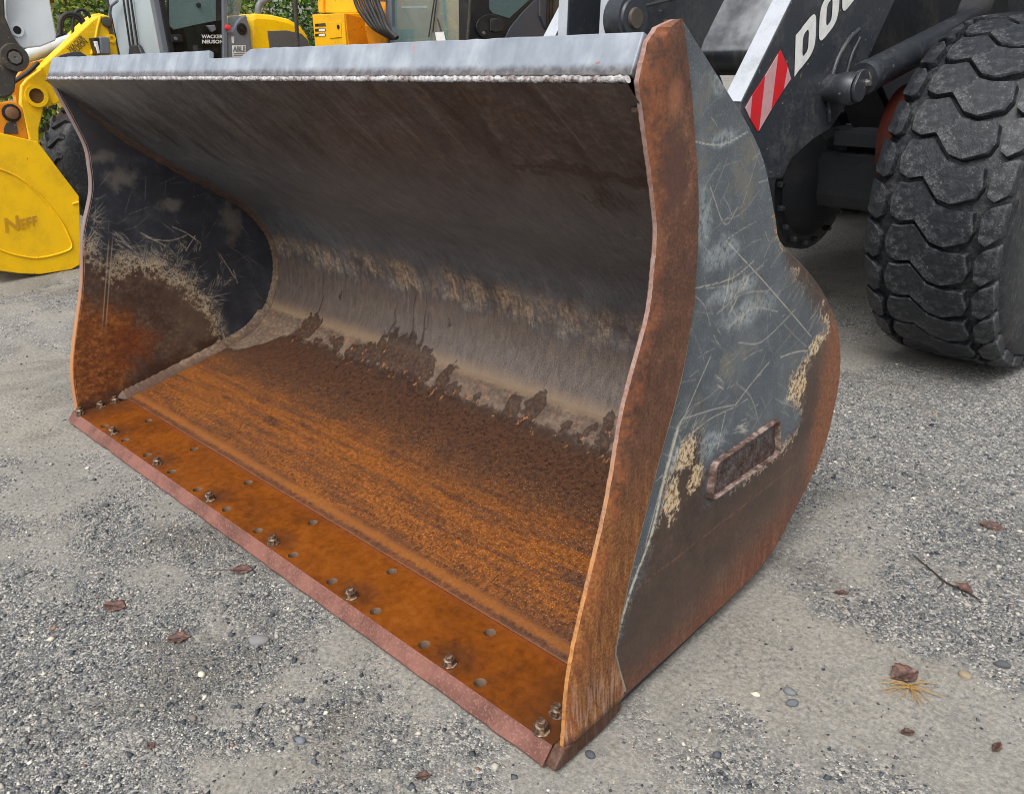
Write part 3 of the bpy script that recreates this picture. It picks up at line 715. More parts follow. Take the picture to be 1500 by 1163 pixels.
def fur(S, poly, n, L0, L1, w, v, out_dir=None):
    poly = np.array(poly); seg = np.linalg.norm(np.diff(poly, axis=0), axis=1); cum = np.concatenate([[0], np.cumsum(seg)])
    for _ in range(n):
        s_ = rr.uniform(0, cum[-1]); i = min(np.searchsorted(cum, s_)-1, len(seg)-1); i = max(i, 0)
        q = poly[i]+(poly[i+1]-poly[i])*(s_-cum[i])/seg[i]+rr.normal(0, .008, 2)
        d_ = (poly[i+1]-poly[i])/seg[i]; nrm_ = np.array([-d_[1], d_[0]])*(out_dir or 1)
        a_ = rr.normal(0, .55); dv = nrm_*math.cos(a_)+d_*math.sin(a_); L = rr.uniform(L0, L1)*abs(rr.normal(.6, .4))
        S.line(q-dv*L*.25, q+dv*L, rr.uniform(*w), rr.uniform(*v), .85)
def clusters(S, pts_, n, k0, k1, L0, L1, spread, w, v, angs):
    for _ in range(n):
        c_ = np.array(pts_[rr.integers(len(pts_))])+rr.normal(0, spread, 2); an = rr.choice(angs)+rr.normal(0, .15)
        for _ in range(rr.integers(k0, k1)):
            L = rr.uniform(L0, L1); a_ = an+rr.normal(0, .18); o_ = c_+rr.normal(0, .013, 2); d_ = np.array([math.cos(a_), math.sin(a_)])*L
            S.line(o_-d_*.5, o_+d_*.5, rr.uniform(*w), rr.uniform(*v), .85)
fur(ss, brown[2:9], 24, .02, .10, (.0006, .0014), (.3, .9))
fur(ss, [(.965, .632), (1.0, .558), (1.05, .468)], 22, .02, .10, (.0006, .0014), (.3, .9)); fur(ss, brown[18:26], 25, .01, .06, (.0006, .0014), (.3, .9))
clusters(ss, [(.44, .64), (.40, .58), (.5, .64), (.55, .62), (1.0, .62), (1.05, .66), (1.08, .72), (.6, .7), (.75, .62), (.62, .95), (.7, .88)], 26, 4, 12, .015, .07, .03, (.0006, .0016), (.2, .8), [.3, -.4, .8, 1.1])
for pts_, w_, v_ in [([(.571, 1.091), (.80, .93), (1.069, .732)], .0009, .8), ([(.534, .831), (.46, .745), (.411, .695)], .0011, .75), ([(.411, .695), (.36, .57), (.319, .452), (.244, .342), (.192, .224), (.196, .17), (.222, .07)], .0045, 1),
                     ([(.40, .69), (.345, .55), (.30, .44)], .0012, .7), ([(.437, .711), (.56, .69), (.672, .664)], .0010, .7), ([(.672, .664), (.75, .70), (.83, .73)], .0014, .6), ([(.623, .662), (.61, .62), (.597, .57)], .0011, .7),
                     ([(.892, .724), (.97, .715), (1.057, .695)], .0012, .8), ([(.38, 1.325), (.52, 1.30), (.63, 1.315)], .001, .7), ([(.42, 1.015), (.60, 1.0), (.70, 1.02)], .0009, .7), ([(.45, .655), (.55, .668), (.66, .66)], .0010, .6),
                     ([(.44, .66), (.55, .60), (.60, .585)], .0010, .6), ([(.49, 1.22), (.56, 1.13), (.61, 1.16)], .001, .5), ([(.66, .83), (.78, .80), (.95, .84)], .0012, .5), ([(.60, .88), (.72, .90), (.85, .86)], .0014, .35),
                     ([(.55, .93), (.66, .95), (.78, .93)], .0018, .3), ([(.50, 1.0), (.62, .985), (.75, 1.0)], .0018, .28)]:
    ss.curve(pts_, w_, v_, 10)
for _ in range(230):
    y0, z0 = rr.uniform(.35, 1.15), rr.uniform(.55, 1.45)
    L = abs(rr.normal(0, .08))+.015; an = rr.choice([.35, -.5, .9, -.9, .05, -.62])+rr.normal(0, .12)
    d_ = np.array([math.cos(an), math.sin(an)])*L; cv = rr.normal(0, .05)*np.array([-d_[1], d_[0]])
    ss.curve([(y0, z0), (y0+d_[0]*.5+cv[0], z0+d_[1]*.5+cv[1]), (y0+d_[0], z0+d_[1])], rr.uniform(.0004, .0011), rr.uniform(.08, .45), 4)
smear = np.zeros(Y.shape)
for y0, z0, a_, b_ in ((.52, 1.31, .09, .03), (.47, 1.16, .06, .09), (.56, 1.07, .12, .05), (.62, .97, .16, .03), (.70, .90, .2, .05), (.45, .62, .12, .05), (.56, .60, .1, .06), (.50, 1.42, .05, .05)):
    smear = np.maximum(smear, 1-np.sqrt(((Y-y0)/a_)**2+((Z-z0)/b_)**2))
bare = np.maximum.reduce([1-np.sqrt(((Y-y0)/a_)**2+((Z-z0)/b_)**2) for y0, z0, a_, b_ in ((.46, .61, .07, .08), (.40, .52, .05, .10), (1.02, .60, .09, .06), (1.10, .70, .06, .05), (.50, .53, .05, .06))])
t = Mat('slate_paint_worn'); v = t.pos(); x, y, z = t.xyz(v)
n1 = t.noise(v, 3.5, 5, .6, .4); n2 = t.noise(v, 15, 6, .68); n3 = t.noise(v, 70, 5, .7); n4 = t.noise(v, 220, 3, .7)
br_ = t.addf(t.attr('br'), t.mul(t.m('SUBTRACT', n2, .5), .13), t.mul(t.m('SUBTRACT', n3, .5), .10), t.mul(t.m('SUBTRACT', n4, .5), .06))
pc = t.ramp(t.addf(t.mul(n1, .5), t.mul(n2, .5)), [(.3, srgb(66, 72, 78)), (.5, srgb(85, 92, 98)), (.7, srgb(110, 115, 118))])
pc = t.mix(t.mul(t.mr(n4, .52, .64), .3), pc, srgb(150, 152, 146))
sm = t.mul(t.mr(t.addf(t.attr('smear'), t.mul(t.m('SUBTRACT', n2, .5), 1.2)), .1, .7), t.mr(n3, .3, .6)); pc = t.mix(t.mul(sm, .65), pc, srgb(160, 168, 170))
tanz = t.mul(t.mr(t.noise(v, 7, 5, .7), .54, .68), t.mr(z, .5, .8), .4); pc = t.mix(tanz, pc, srgb(132, 124, 104))
pc = t.mix(t.mul(t.attr('scr'), t.mr(t.addf(t.mul(n4, .5), t.mul(n3, .5)), .32, .52), .85), pc, srgb(200, 198, 188))
steel = t.ramp(t.addf(t.mul(n1, .45), t.mul(n2, .3), t.mul(n3, .25)), [(.34, srgb(58, 45, 39)), (.5, srgb(80, 63, 54)), (.66, srgb(106, 84, 68))])
redr = t.mr(t.addf(z, t.mul(t.mr(y, .3, 1.2), -.14), t.mul(t.m('SUBTRACT', n2, .5), .16)), -.02, .17, 1, 0)
vst = t.noise(t.mp(v, (1, 90, 8)), 1.0, 4, .6)
redc = t.ramp(t.addf(t.mul(n3, .5), t.mul(vst, .5)), [(.3, srgb(78, 44, 31)), (.5, srgb(112, 64, 43)), (.68, srgb(152, 104, 78))])
steel = t.mix(t.mul(redr, .9), steel, redc)
rimr = t.mr(t.addf(t.m('SUBTRACT', y, t.mr(z, .3, .75, 1.12, 1.16)), t.mul(t.m('SUBTRACT', n2, .5), .1)), -.02, .08)
steel = t.mix(t.mul(rimr, .75), steel, t.ramp(n3, [(.35, srgb(110, 62, 38)), (.65, srgb(164, 104, 66))]))
fr_ = t.mul(t.band(br_, -.016, -.003, .003, .012), t.mr(n1, .42, .55), t.mr(n3, .35, .55))
bz = t.mr(t.addf(t.attr('bare'), t.mul(t.m('SUBTRACT', n2, .5), 1.8), t.mul(t.m('SUBTRACT', n3, .5), .9)), .30, .62)
c = t.mix(t.mr(br_, -.035, .035, 1, 0), pc, steel)
fr_ = t.m('MAXIMUM', fr_, t.mul(bz, t.mr(n3, .30, .55))); c = t.mix(t.mul(fr_, .8), c, t.ramp(n3, [(.38, srgb(172, 118, 78)), (.56, srgb(230, 208, 168))]))
sc2 = t.mul(t.attr('scr'), t.mr(br_, -.10, .0), t.mr(n3, .34, .54)); c = t.mix(t.mul(sc2, .6), c, srgb(214, 202, 176))
crs = t.m('ABSOLUTE', t.addf(t.m('SUBTRACT', z, .335), t.mul(t.m('SUBTRACT', n2, .5), .012))); c = t.mix(t.mul(t.mr(crs, .001, .004, .38, 0), t.mr(y, 1.0, 1.1, 1, 0), t.mr(n3, .35, .6)), c, srgb(150, 94, 64))
m_right = t.out(c, t.addf(.40, t.mul(n2, .2)), .1, t.bump(t.addf(t.mul(n3, .7), t.mul(n4, .5)), .4, .0016), spec=.45)
m_rim = paint('side_plate_rim', srgb(120, 80, 54), .7, .6, srgb(150, 100, 66), 12, coords='pos')
right_plate = closed_plate('side_plate', Y, Z, .372, .400, {'br': br, 'scr': ss.read(Y, Z), 'smear': smear, 'bare': bare}, m_right, m_rim, bucket, +1, chamfer)
tag(right_plate, 'scratched slate grey outer side plate, rusted brown along the bottom')

# left plate, inner face seen
Y, Z = side_grid(XL, .010, top_front, back_y, 460, 380)
inner = [(.0, .70), (.12, .70), (.20, .745), (.27, .625), (.285, .60), (.33, .64), (.40, .635), (.483, .60), (.56, .53), (.623, .457), (.68, .36), (.71, .27), (.72, .1), (.72, -.2), (-.2, -.2)]
br = sdf_poly(Y, Z, inner)
orp = sdf_poly(Y, Z, [(-.2, .62), (.10, .60), (.17, .52), (.26, .50), (.33, .42), (.40, .33), (.43, .27), (.36, .22), (.30, .20), (.26, .12), (.3, -.1), (-.2, -.1)])
sL = Strokes(0, 1.4, 0, 1.6, .002); rr = np.random.default_rng(18)
fur(sL, inner[1:4], 14, .02, .08, (.0008, .002), (.4, 1)); fur(sL, inner[5:12], 40, .02, .10, (.0008, .002), (.3, .9))
clusters(sL, [(.22, .80), (.24, .77), (.36, .70), (.42, .68), (.5, .66), (.56, .62), (.62, .57), (.68, .50), (.72, .42), (.74, .36), (.66, .62), (.58, .69), (.78, .5)], 85, 4, 12, .012, .08, .034, (.0005, .0013), (.15, .85), [.1, -.7, -.9, .9, 1.3, -.2])
for _ in range(90):
    y0, z0 = rr.uniform(.22, .95), rr.uniform(.35, 1.0); an = rr.uniform(-1.4, 1.4); L = rr.uniform(.02, .12)
    sL.line((y0, z0), (y0+L*math.cos(an), z0+L*math.sin(an)), rr.uniform(.0005, .001), rr.uniform(.1, .5), .8)
for pts_ in ([(.80, .62), (.83, .55), (.86, .48)], [(.60, .78), (.66, .74), (.72, .68)], [(.5, .74), (.58, .72), (.66, .73)], [(.86, .52), (.87, .45)], [(.64, .66), (.7, .72)], [(.45, .78), (.55, .70)]):
    sL.curve(pts_, .0016, .8)
for k in range(14): sL.line((.24+rr.uniform(0, .02), .84+rr.uniform(-.03, .1)), (.24+rr.uniform(.04, .1), .84+rr.uniform(-.03, .1)), .0011, .5, .8)
smear = np.maximum.reduce([1-np.sqrt(((Y-y0)/a_)**2+((Z-z0)/b_)**2) for y0, z0, a_, b_ in ((.42, 1.02, .14, .08), (.62, .88, .1, .05), (.35, 1.12, .1, .05), (.9, .75, .08, .2))])
t = Mat('navy_paint_inside'); v = t.pos(); x, y, z = t.xyz(v)
n1 = t.noise(v, 3.5, 5, .6, .4); n2 = t.noise(v, 14, 6, .68); n3 = t.noise(v, 60, 5, .7); n4 = t.noise(v, 160, 3, .7)
br_ = t.addf(t.attr('br'), t.mul(t.m('SUBTRACT', n2, .5), .14), t.mul(t.m('SUBTRACT', n3, .5), .10))
pc = t.ramp(t.addf(t.mul(n1, .5), t.mul(n2, .5)), [(.3, srgb(38, 41, 47)), (.52, srgb(52, 56, 64)), (.72, srgb(80, 83, 89))])
sm = t.mr(t.addf(t.attr('smear'), t.mul(t.m('SUBTRACT', n2, .5), 1.4)), .2, .9); pc = t.mix(t.mul(sm, .5), pc, srgb(136, 130, 118))
warm = t.mr(t.addf(z, t.mul(n2, .2)), 1.1, 1.35); pc = t.mix(t.mul(warm, .4), pc, srgb(84, 78, 76))
sc = t.mul(t.attr('scr'), t.mr(t.addf(t.mul(n3, .5), t.mul(n4, .5)), .36, .56)); pc = t.mix(t.mul(sc, .95), pc, srgb(222, 210, 188))
steel = t.ramp(t.addf(t.mul(n2, .45), t.mul(n3, .55)), [(.3, srgb(56, 43, 38)), (.5, srgb(78, 61, 53)), (.7, srgb(114, 92, 76))])
tnz = t.mr(t.addf(y, t.mul(n2, .3)), .5, .85); steel = t.mix(t.mul(tnz, .5), steel, srgb(118, 100, 82))
orf = t.addf(t.attr('orp'), t.mul(t.m('SUBTRACT', n2, .5), .22), t.mul(t.m('SUBTRACT', n3, .5), .10)); om = t.mr(orf, -.06, .05, 1, 0)
ost = t.noise(t.mp(v, (1, 30, 60), (.7, 0, 0)), 1.0, 5, .6)
orc = t.ramp(t.addf(t.mul(n3, .5), t.mul(ost, .5)), [(.34, srgb(72, 42, 24)), (.5, srgb(122, 70, 34)), (.66, srgb(166, 106, 54))])
red_ = t.mr(t.m('SQRT', t.addf(t.m('POWER', t.m('SUBTRACT', y, .30), 2.0), t.m('POWER', t.m('SUBTRACT', z, .28), 2.0))), .05, .16, 1, 0); orc = t.mix(t.mul(red_, .6), orc, srgb(104, 52, 28))
steel = t.mix(om, steel, orc)
blk = t.mr(t.addf(z, t.mul(t.m('SUBTRACT', n2, .5), .16), t.mul(y, -.22)), .03, .10, 1, 0); steel = t.mix(t.mul(blk, .8), steel, srgb(62, 42, 32))
c = t.mix(t.mr(br_, -.01, .03, 1, 0), pc, steel)
fr_ = t.mul(t.band(br_, -.03, .0, .02, .085), t.mr(t.addf(t.mul(n3, .6), t.mul(n4, .4), t.mul(sc, .25)), .42, .62), t.mr(n1, .3, .55, .35, 1)); c = t.mix(t.mul(fr_, .85), c, srgb(196, 178, 150))
sm2 = t.m('ABSOLUTE', t.m('SUBTRACT', y, t.mr(z, .30, .92, .17, .36, 'LINEAR')))
c = t.mix(t.mul(t.mr(sm2, .002, .006, .45, 0), t.band(z, .33, .42, .9, .95)), c, srgb(60, 52, 50))
c = t.mix(t.mul(t.mr(t.m('ABSOLUTE', t.m('SUBTRACT', sm2, .008)), .001, .004, .5, 0), t.band(z, .38, .45, .72, .8)), c, srgb(178, 158, 132))
m_left = t.out(c, t.addf(.36, t.mul(n2, .25), t.mul(om, .15)), .08, t.bump(t.addf(t.mul(n3, .7), t.mul(n4, .4)), .4, .002), spec=.45)
left_plate = closed_plate('side_plate', Y, Z, XL, XL+.028, {'br': br, 'scr': sL.read(Y, Z), 'orp': orp, 'smear': smear}, m_left, m_rim, bucket, +1)
tag(left_plate, 'far side plate, dark navy inside with a ring of scratches and orange rust')

# -- thick rusty cutter along the front of the right plate (outer face seen) and the far one
def cutter(name, x0, x1, mat, seam=0.0):
    zz = np.concatenate([np.linspace(.050, 1.40, 150), np.linspace(1.41, 1.536, 30)]); a = top_front(zz); b = band_y(zz)
    mb = MB(); V_ = []; F_ = []; n_ = 14; ch = .004
    # cross-section at each height: inner face, chamfered front edge, outer face
    rng = np.random.default_rng(2)
    for i, z_ in enumerate(zz):
        w_ = rng.normal(0, .0006); s_ = np.linspace(0, 1, n_)
        fr0 = min(.030, (b[i]-a[i])*.4)
        row = [(x0, b[i], z_), (x0, a[i]+.003+w_, z_), (x0+.003, a[i]+w_, z_), (x0+.012, a[i]+.001+w_, z_)]
        row += [(x1, a[i]+fr0+w_+(b[i]-a[i]-fr0)*q, z_) for q in s_]
        V_ += row
    m_ = 4+n_
    for i in range(len(zz)-1):
        for k in range(m_-1): F_.append((i*m_+k, i*m_+k+1, (i+1)*m_+k+1, (i+1)*m_+k))
        F_.append((i*m_+m_-1, i*m_, (i+1)*m_, (i+1)*m_+m_-1))
    F_ += [tuple(range(m_-1, -1, -1)), tuple((len(zz)-1)*m_+k for k in range(m_))]
    mb.add(V_, F_); mb.m = [1 if (j % m_) in (1, 2) else 0 for j in range(len(F_)-2)]+[0, 0]; return mb.build(name, mat, bucket, smooth=30)
t = Mat('thick_rust'); v = t.pos(); x, y, z = t.xyz(v)
n1 = t.noise(v, 5, 6, .62, .6); n2 = t.noise(v, 26, 6, .7); n3 = t.noise(v, 130, 4, .7); st = t.noise(t.mp(v, (60, 60, 14)), 1.0, 4, .65)
c = t.ramp(t.addf(t.mul(n1, .25), t.mul(n2, .35), t.mul(n3, .4)), [(.34, srgb(66, 46, 38)), (.46, srgb(92, 62, 48)), (.55, srgb(110, 75, 57)), (.68, srgb(142, 104, 80))])
low = t.mr(t.addf(z, t.mul(n1, .25)), .55, .95, 1, 0); yel = t.ramp(t.addf(t.mul(st, .5), t.mul(n3, .5)), [(.36, srgb(84, 48, 22)), (.5, srgb(134, 80, 36)), (.64, srgb(178, 126, 64))]); c = t.mix(t.mul(low, .75), c, yel)
pur = t.mr(t.addf(t.m('SQRT', t.addf(t.m('POWER', t.mul(t.m('SUBTRACT', y, .345), 1.3), 2.0), t.m('POWER', t.mul(t.m('SUBTRACT', z, 1.27), .62), 2.0))), t.mul(t.m('SUBTRACT', n2, .5), .05)), .035, .075, 1, 0)
c = t.mix(t.mul(pur, .75), c, srgb(84, 58, 50))
rubb = t.mr(t.addf(t.m('SQRT', t.addf(t.m('POWER', t.mul(t.m('SUBTRACT', y, .335), 1.2), 2.0), t.m('POWER', t.mul(t.m('SUBTRACT', z, 1.40), .8), 2.0))), t.mul(t.m('SUBTRACT', n2, .5), .05)), .01, .04, 1, 0); c = t.mix(t.mul(rubb, .45), c, srgb(180, 116, 82))
fe = t.mr(t.m('SUBTRACT', y, t.mr(z, .07, 1.0, .0, .28, 'LINEAR')), .01, .05, 1, 0); c = t.mix(t.mul(fe, t.mr(n2, .35, .6), .38), c, srgb(160, 88, 46))
scrp = t.mul(t.mr(z, .06, .26, 1, 0), t.mr(t.noise(t.mp(v, (120, 120, 10)), 1.0, 4, .6), .46, .62)); c = t.mix(t.mul(scrp, .6), c, srgb(186, 156, 140))
c = t.mix(t.mr(t.addf(z, t.mul(n2, .03)), .06, .09, .85, 0), c, srgb(58, 38, 30))
m_cut = t.out(c, t.addf(.5, t.mul(n2, .25)), .1, t.bump(t.addf(n2, t.mul(n3, .8)), .6, .0018), spec=.4)
t = Mat('near_worn_edge'); n1 = t.noise(t.pos(), 14, 4, .65); n2 = t.noise(t.pos(), 120, 2, .7); zz_ = t.xyz(t.pos())[2]
c = t.mix(t.mr(t.addf(zz_, t.mul(n1, .5)), .55, 1.15), srgb(184, 128, 72), srgb(150, 124, 116)); c = t.mix(t.mr(t.addf(t.mul(n1, .5), t.mul(n2, .5)), .42, .6, 0, .6), c, srgb(120, 76, 50))
cutter('side_cutter', .3845, .4075, [m_cut, t.out(c, .55)])
mb = MB()                                                # rounded worn foot under the near cutter
mb.prism([(-.036, .014), (.0, .0495), (.218, .0495), (.212, .014), (.15, .002), (-.02, .004)], 'x', .3735, .4055)
mb.build('cutter_foot', m_cut, bucket, bevel=.006)
# weld line between cutter and plate
pth = [(.4025, y_, z_) for y_, z_ in smooth_line([(.228, .062), (.196, .165), (.188, .224), (.235, .387), (.327, .628), (.407, .815), (.446, 1.0)], 10)]
m_weld2 = paint('thin_weld', srgb(150, 140, 120), .6, .5, srgb(86, 90, 92), 14, coords='pos')
mb = MB(); mb.tube(pth, [.0042]*20+[.0030]*(len(pth)-20), 6); mb.build('cutter_weld', m_weld2, bucket, smooth=60)
# far plate: thin bright worn front edge
t = Mat('worn_edge'); n1 = t.noise(t.pos(), 12, 5, .6); z = t.xyz(t.pos())[2]
me_far = t.out(t.mix(t.mr(t.addf(z, t.mul(n1, .3)), .5, 1.0), srgb(176, 120, 74), srgb(128, 112, 108)), .55)
zz = np.linspace(.046, 1.437, 90); mb = MB(); V_ = []
for z_ in zz:
    y_ = float(front_y(z_)); V_ += [(XL-.001, y_-.004, z_), (XL+.016, y_-.004, z_), (XL+.029, y_+.006, z_), (XL-.001, y_+.006, z_)]
mb.add(V_, [(4*i+k, 4*i+(k+1) % 4, 4*i+4+(k+1) % 4, 4*i+4+k) for i in range(len(zz)-1) for k in range(4)]+[(3, 2, 1, 0)])
mb.build('worn_front_edge', me_far, bucket)
# corner fillet strip where the bowl meets the far side plate
m_fil = Mat('fillet_strip'); v = m_fil.pos(); n1 = m_fil.noise(v, 14, 6, .65); n2 = m_fil.noise(v, 60, 4, .7); zf = m_fil.xyz(v)[2]
cf = m_fil.ramp(m_fil.addf(m_fil.mul(n1, .5), m_fil.mul(n2, .5)), [(.3, srgb(66, 50, 40)), (.5, srgb(104, 84, 68)), (.7, srgb(150, 126, 100))])
cf = m_fil.mix(m_fil.mr(zf, .10, .16, .8, 0), cf, srgb(80, 54, 38)); cf = m_fil.mix(m_fil.mr(zf, .5, .75, 0, .7), cf, srgb(64, 50, 44))
m_fil = m_fil.out(cf, .6, nrm=m_fil.bump(n2, .6, .003))
idx = np.linspace(20, len(Q)-12, 140).astype(int); mb = MB(); V_ = []
tq = np.gradient(Q, axis=0); tq /= np.linalg.norm(tq, axis=1)[:, None]
for i in idx:
    n2_ = np.array([-tq[i][1], tq[i][0]])      # into the bucket
    wv = (.036 if i < len(Q)*.45 else .020)*min(1, (len(Q)-i)/30)+.003*math.sin(i*.7)
    a_ = Q[i]-n2_*.006; b_ = Q[i]+n2_*wv
    V_ += [(XL+.026, b_[0], b_[1]), (XL+.034, b_[0]-n2_[0]*.006, b_[1]-n2_[1]*.006), (XL+.058, a_[0]+n2_[0]*.010, a_[1]+n2_[1]*.010), (XL+.062, a_[0], a_[1])]
mb.add(V_, [(4*i+k, 4*i+k+1, 4*i+5+k, 4*i+4+k) for i in range(len(idx)-1) for k in range(3)])
mb.build('corner_fillet', m_fil, bucket, smooth=40)
mb = MB(); mb.tube([(.380, Q[i][0]-.002, Q[i][1]-.004) for i in range(len(Q)-6, len(Q)-70, -4)], .009, 8); mb.build('corner_weld', m_fil, bucket, smooth=50)

# -- raised name plate on the near side: frame and worn lettering
X1 = .400
fr_o = [(.553, .452), (.566, .535), (.580, .545), (.890, .548), (.902, .540), (.924, .440), (.914, .430), (.566, .440)]
def inset(P_, d_):
    c_ = np.mean(P_, axis=0); return [tuple(np.array(p_)+(c_-np.array(p_))/np.linalg.norm(c_-np.array(p_))*d_) for p_ in P_]
mb = MB(); n_ = len(fr_o)
V_ = [(X1-.004, *p_) for p_ in fr_o]+[(X1+.016, *p_) for p_ in inset(fr_o, .003)]+[(X1+.016, *p_) for p_ in inset(fr_o, .010)]+[(X1+.002, *p_) for p_ in inset(fr_o, .013)]
F_ = [(r_*n_+i, r_*n_+(i+1) % n_, (r_+1)*n_+(i+1) % n_, (r_+1)*n_+i) for r_ in range(3) for i in range(n_)]+[tuple(3*n_+i for i in range(n_))]
mb.add(V_, F_); mb.m = [1]*(3*n_)+[0]
t = Mat('name_plate_field'); v = t.pos(); n1 = t.noise(v, 34, 4, .7); n2 = t.noise(v, 120, 3, .7)
c = t.ramp(t.addf(t.mul(n1, .55), t.mul(n2, .45)), [(.38, srgb(44, 30, 26)), (.48, srgb(76, 54, 46)), (.56, srgb(86, 84, 84)), (.68, srgb(112, 96, 88))])
m_plate = t.out(c, .6, nrm=t.bump(n1, .6, .003))
t = Mat('name_plate_rim'); v = t.pos(); n1 = t.noise(v, 30, 4, .7)
m_prim = t.out(t.ramp(n1, [(.36, srgb(66, 48, 42)), (.5, srgb(108, 86, 78)), (.64, srgb(160, 142, 132))]), .55, nrm=t.bump(n1, .5, .002))
np_ = mb.build('name_plate', [m_plate, m_prim], bucket, smooth=25)
random.seed(12)
for k in range(7):
    yl = .605+k*.038; mb = MB()
    for j in range(3):
        a_ = yl+random.uniform(0, .02); z_ = .460+random.uniform(0, .030)
        if random.random() < .5: mb.box((X1+.0025, a_, z_+.018), (.004, .005, random.uniform(.025, .036)))
        else: mb.box((X1+.0025, a_, z_+.012), (.0035, random.uniform(.012, .018), .005))
    mb.build('raised_letter', m_plate, np_, bevel=.0015)
# ------------------------------------------------------------------ DARK WHEEL LOADER
LR = -.08
loader = thing('wheel_loader', 'dark grey wheel loader parked behind the bucket, lettering on its lift arm', 'wheel loader', (-1.12, 3.4, 0), LR)
m_dark = paint('loader_dark_paint', srgb(44, 48, 54), .34, .4, srgb(104, 102, 98), 7, .35, srgb(120, 112, 100))
m_black = paint('loader_black', srgb(30, 33, 39), .5, .3, srgb(84, 78, 68), 6)
m_red = paint('loader_red_paint', srgb(84, 28, 16), .5, .4, srgb(50, 28, 22), 6)
m_edgel = paint('sky_sheen_edge', srgb(176, 181, 188), .35, .4, srgb(120, 122, 124), 9)  # pale colour stands in for sky highlights along the plate edges
t = Mat('bright_rod'); m_chrome = t.out(srgb(170, 168, 164), .28, .8)
m_white = paint('white_vinyl', srgb(226, 226, 222), .4, .15, scale=20)
m_redv = paint('red_vinyl', srgb(206, 22, 34), .4, .12, scale=20)
m_refl = paint('worn_reflective', srgb(196, 150, 152), .45, .3, srgb(170, 120, 124), 30)
L = lambda x, y, ax, v: fpx(x, y, ax, v, LR)
def LP(pts, ax, v): return poly_px(pts, ax, v, LR)
AX = -.51                     # outer face of the near lift arm
arm = LP([(1180, -40), (1086, 150), (1070, 262), (1146, 262), (1160, 233), (1190, 206), (1216, 190), (1238, 158), (1250, 128), (1268, 96), (1330, -40)], 'x', AX)
top_ext = [(arm[0][0]+.55, arm[0][1]+.75), (arm[-1][0]+.35, arm[-1][1]+.75)]
arm_full = [arm[0]]+arm[1:]+[top_ext[1], top_ext[0]]
arm_o = MB().prism(arm_full, 'x', AX-.085, AX).build('lift_arm', m_dark, loader, bevel=.006)
MB().prism(arm_full, 'x', AX-1.22-.085, AX-1.22).build('lift_arm', m_dark, loader, bevel=.006)
# curved stiffener and boss on the arm
def arc_px(pts, off): return [(AX+off, *LP([q], 'x', AX)[0]) for q in pts]
MB().tube([Vector(q) for q in smooth_line(arc_px([(1213, 178), (1212, 140), (1222, 95), (1240, 60), (1256, 44)], .006), 6)], .011, 8).build('stiffener', m_dark, loader, smooth=50)
MB().tube([Vector(q) for q in smooth_line(arc_px([(1238, 112), (1246, 82), (1258, 56)], .004), 6)], .008, 8).build('stiffener', m_dark, loader, smooth=50)
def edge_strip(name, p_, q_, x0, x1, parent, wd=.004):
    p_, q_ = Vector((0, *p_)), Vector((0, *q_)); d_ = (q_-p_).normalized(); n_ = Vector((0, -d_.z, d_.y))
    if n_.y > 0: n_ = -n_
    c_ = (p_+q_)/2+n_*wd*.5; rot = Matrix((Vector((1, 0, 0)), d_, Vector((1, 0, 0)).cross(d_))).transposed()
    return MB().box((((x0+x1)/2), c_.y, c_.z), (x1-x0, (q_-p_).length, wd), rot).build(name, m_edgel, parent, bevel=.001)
edge_strip('arm_edge_sheen', arm[1], arm[0], AX-.083, AX-.002, arm_o); edge_strip('arm_edge_sheen', arm[1], arm[0], AX-1.303, AX-1.222, arm_o)
# hazard decal in stripes, lettering
nx_ = (1, 0, 0)
def stripe(name, pts, mat, off=.003):
    q = LP(pts, 'x', AX); mb = MB(); mb.prism(q, 'x', AX+.0005, AX+off); return mb.build(name, mat, arm_o)
stripe('white_stripe', [(1091, 159), (1101, 141), (1098, 174)], m_refl); stripe('red_stripe', [(1101, 141), (1120, 112), (1111, 192), (1109, 193), (1098, 174)], m_redv)
stripe('white_stripe', [(1120, 112), (1139, 80), (1129, 161), (1111, 192)], m_refl); stripe('red_stripe', [(1139, 80), (1143, 74), (1153, 98), (1147, 132), (1129, 161)], m_redv)
stripe('white_stripe', [(1153, 98), (1158, 116), (1147, 132)], m_refl)
P0 = Vector(L(1162, 114, 'x', AX)); PU = Vector(L(1197, 69, 'x', AX))-P0; PV = Vector(L(1164, 53, 'x', AX))
def heavy(ch):
    n_ = 28; A_ = [2*math.pi*(i+.5)/n_ for i in range(n_)]
    se = lambda a_, rx, ry, e: (math.copysign(abs(math.cos(a_))**e, math.cos(a_))*rx, math.copysign(abs(math.sin(a_))**e, math.sin(a_))*ry)
    O_ = [se(a_, .44, .50, .55) for a_ in A_]; I_ = [se(a_, .13, .27, .55) for a_ in A_]
    if ch == 'D': O_ = [(-.44, math.copysign(.5, y_)) if x_ < -.25 and abs(y_) > .35 else ((-.44, y_) if x_ < -.3 else (x_, y_)) for x_, y_ in O_]
    return [(x_+.46, y_+.5) for x_, y_ in O_+I_], [(i, (i+1) % n_, n_+(i+1) % n_, n_+i) for i in range(n_)]
for k, ch in enumerate('DOO'):
    v_, f_ = heavy(ch); mb = MB(); mb.add([P0+PU*(k+a_*.98)+(PV-P0)*b_+Vector((.003, 0, 0)) for a_, b_ in v_], f_); mb.build('letter', m_white, arm_o)
for k, ch in ((3, 'S'), (4, 'A'), (5, 'N')):
    text_on('letter', ch, P0+PU*k, P0+PU*(k+.9), PV+PU*k, nx_, m_white, arm_o, bold=.05)
